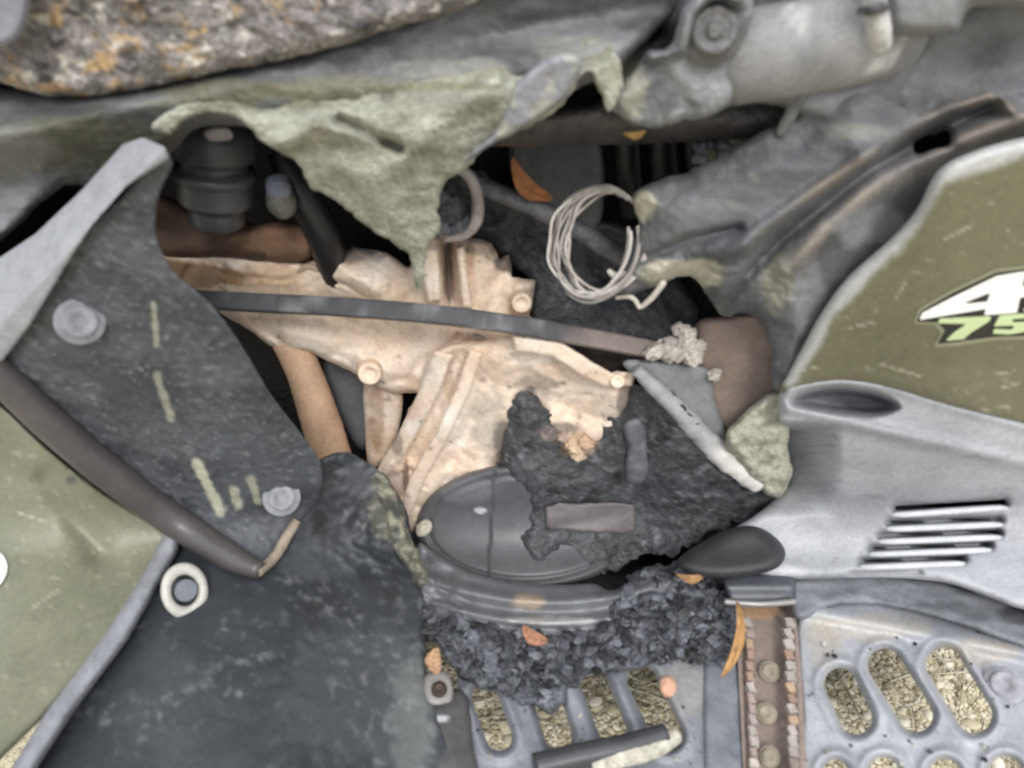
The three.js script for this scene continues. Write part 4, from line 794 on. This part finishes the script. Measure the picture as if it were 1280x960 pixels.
{ // cut hose with its pale melted underside
  const hose = new THREE.Group(); hose.name = numbered('hose_piece'); scene.add(hose);
  part('hose_wall', tube([[668, 958, 0.018, 15], [720, 946, 0.018, 15], [780, 933, 0.018, 14], [832, 918, 0.018, 13]], { rad: 18, color: (p) => tone(L('#3a3b3e'), p, 50, 0.4) }), M.smooth, hose);
  part('melted_underside', tube([[738, 952, 0.014, 14], [780, 944, 0.016, 13], [820, 934, 0.016, 12], [846, 918, 0.016, 10]], { rad: 16, lump: 0.12, color: (p) => tone(L('#c3bfb0'), p, 60, 0.4) }), M.foam, hose);
  thing(hose, 'short black hose piece with pale melted underside on the footrest', 'hose');
}
function leaf(px0, py0, px1, py1, h0, h1, w, hex, label, bend = 0.15) {
  const A = V(px0, py0, h0), B = V(px1, py1, h1), f = facing((px0 + px1) / 2, (py0 + py1) / 2), d = B.clone().sub(A), len = d.length(); d.normalize();
  const sd = d.clone().cross(f).normalize(), up = sd.clone().cross(d).normalize();
  const pos = [], col = [], uv = [], idx = [], n = 36, mcols = 10, wm = w * unit(py0);
  for (let i = 0; i <= n; i++) {
    const t = i / n, ww = wm * Math.pow(Math.sin(Math.PI * clamp(0.04 + 0.93 * t)), 0.75) * (0.8 + 0.4 * t);
    for (let j = 0; j <= mcols; j++) {
      const s = j / mcols * 2 - 1;
      const e = A.clone().addScaledVector(d, t * len).addScaledVector(sd, s * ww + len * bend * Math.sin(t * Math.PI)).addScaledVector(up, 0.15 * ww * s * s + 0.06 * len * Math.sin(t * 5) * 0.5 + 0.0016 * nz(t * 6, s * 2, px0));
      pos.push(e.x, e.y, e.z); uv.push(t * len / TEX_M, s * ww / TEX_M);
      let c = tone(L(hex), [e.x, e.y, e.z], 120, 0.5); if (Math.abs(s) < 0.1) c = mul(c, 0.65); else { const v = t * 9 + Math.abs(s) * 1.6; if (v - Math.floor(v) < 0.3) c = mul(c, 0.78); } c = mix(c, L('#6b4a30'), 0.6 * ss(0.05, 0.4, fbm([e.x, e.y, e.z], 90))); col.push(...c);
    }
  }
  for (let i = 0; i < n; i++) for (let j = 0; j < mcols; j++) { const a = i * (mcols + 1) + j, b = a + mcols + 1; idx.push(a, b, a + 1, b, b + 1, a + 1); }
  const g = new THREE.BufferGeometry(); g.setAttribute('position', new THREE.Float32BufferAttribute(pos, 3)); g.setAttribute('color', new THREE.Float32BufferAttribute(col, 3)); g.setAttribute('uv', new THREE.Float32BufferAttribute(uv, 2)); g.setIndex(idx); g.computeVertexNormals();
  thing(part('dry_leaf', g, M.leaf, scene), label, 'leaf', 'dry leaves fallen on the burnt machine');
}
leaf(640, 198, 690, 250, -0.05, -0.06, 13, '#946038', 'orange brown dry leaf wedged behind the linkage rod');
leaf(922, 752, 903, 845, 0.035, 0.03, 5.5, '#b58a58', 'long narrow orange leaf on the rusted support channel', -0.1);
leaf(547, 810, 546, 842, 0.03, 0.03, 9, '#b3906e', 'small pale orange leaf above the mounting tab');
leaf(654, 782, 684, 802, 0.03, 0.032, 8, '#a3745a', 'small reddish leaf lying on the black charred debris');
leaf(846, 718, 880, 720, 0.05, 0.05, 5, '#a07a50', 'thin orange leaf under the glossy black cover tongue');
leaf(223, 677, 243, 672, 0.1, 0.1, 4, '#b98f6c', 'tiny tan leaf scrap above the white ring sleeve');
leaf(778, 166, 808, 164, 0.03, 0.03, 4, '#bf9a58', 'yellow leaf scrap caught on the dark frame rail');

scene.updateMatrixWorld(true);
renderer.render(scene, camera);
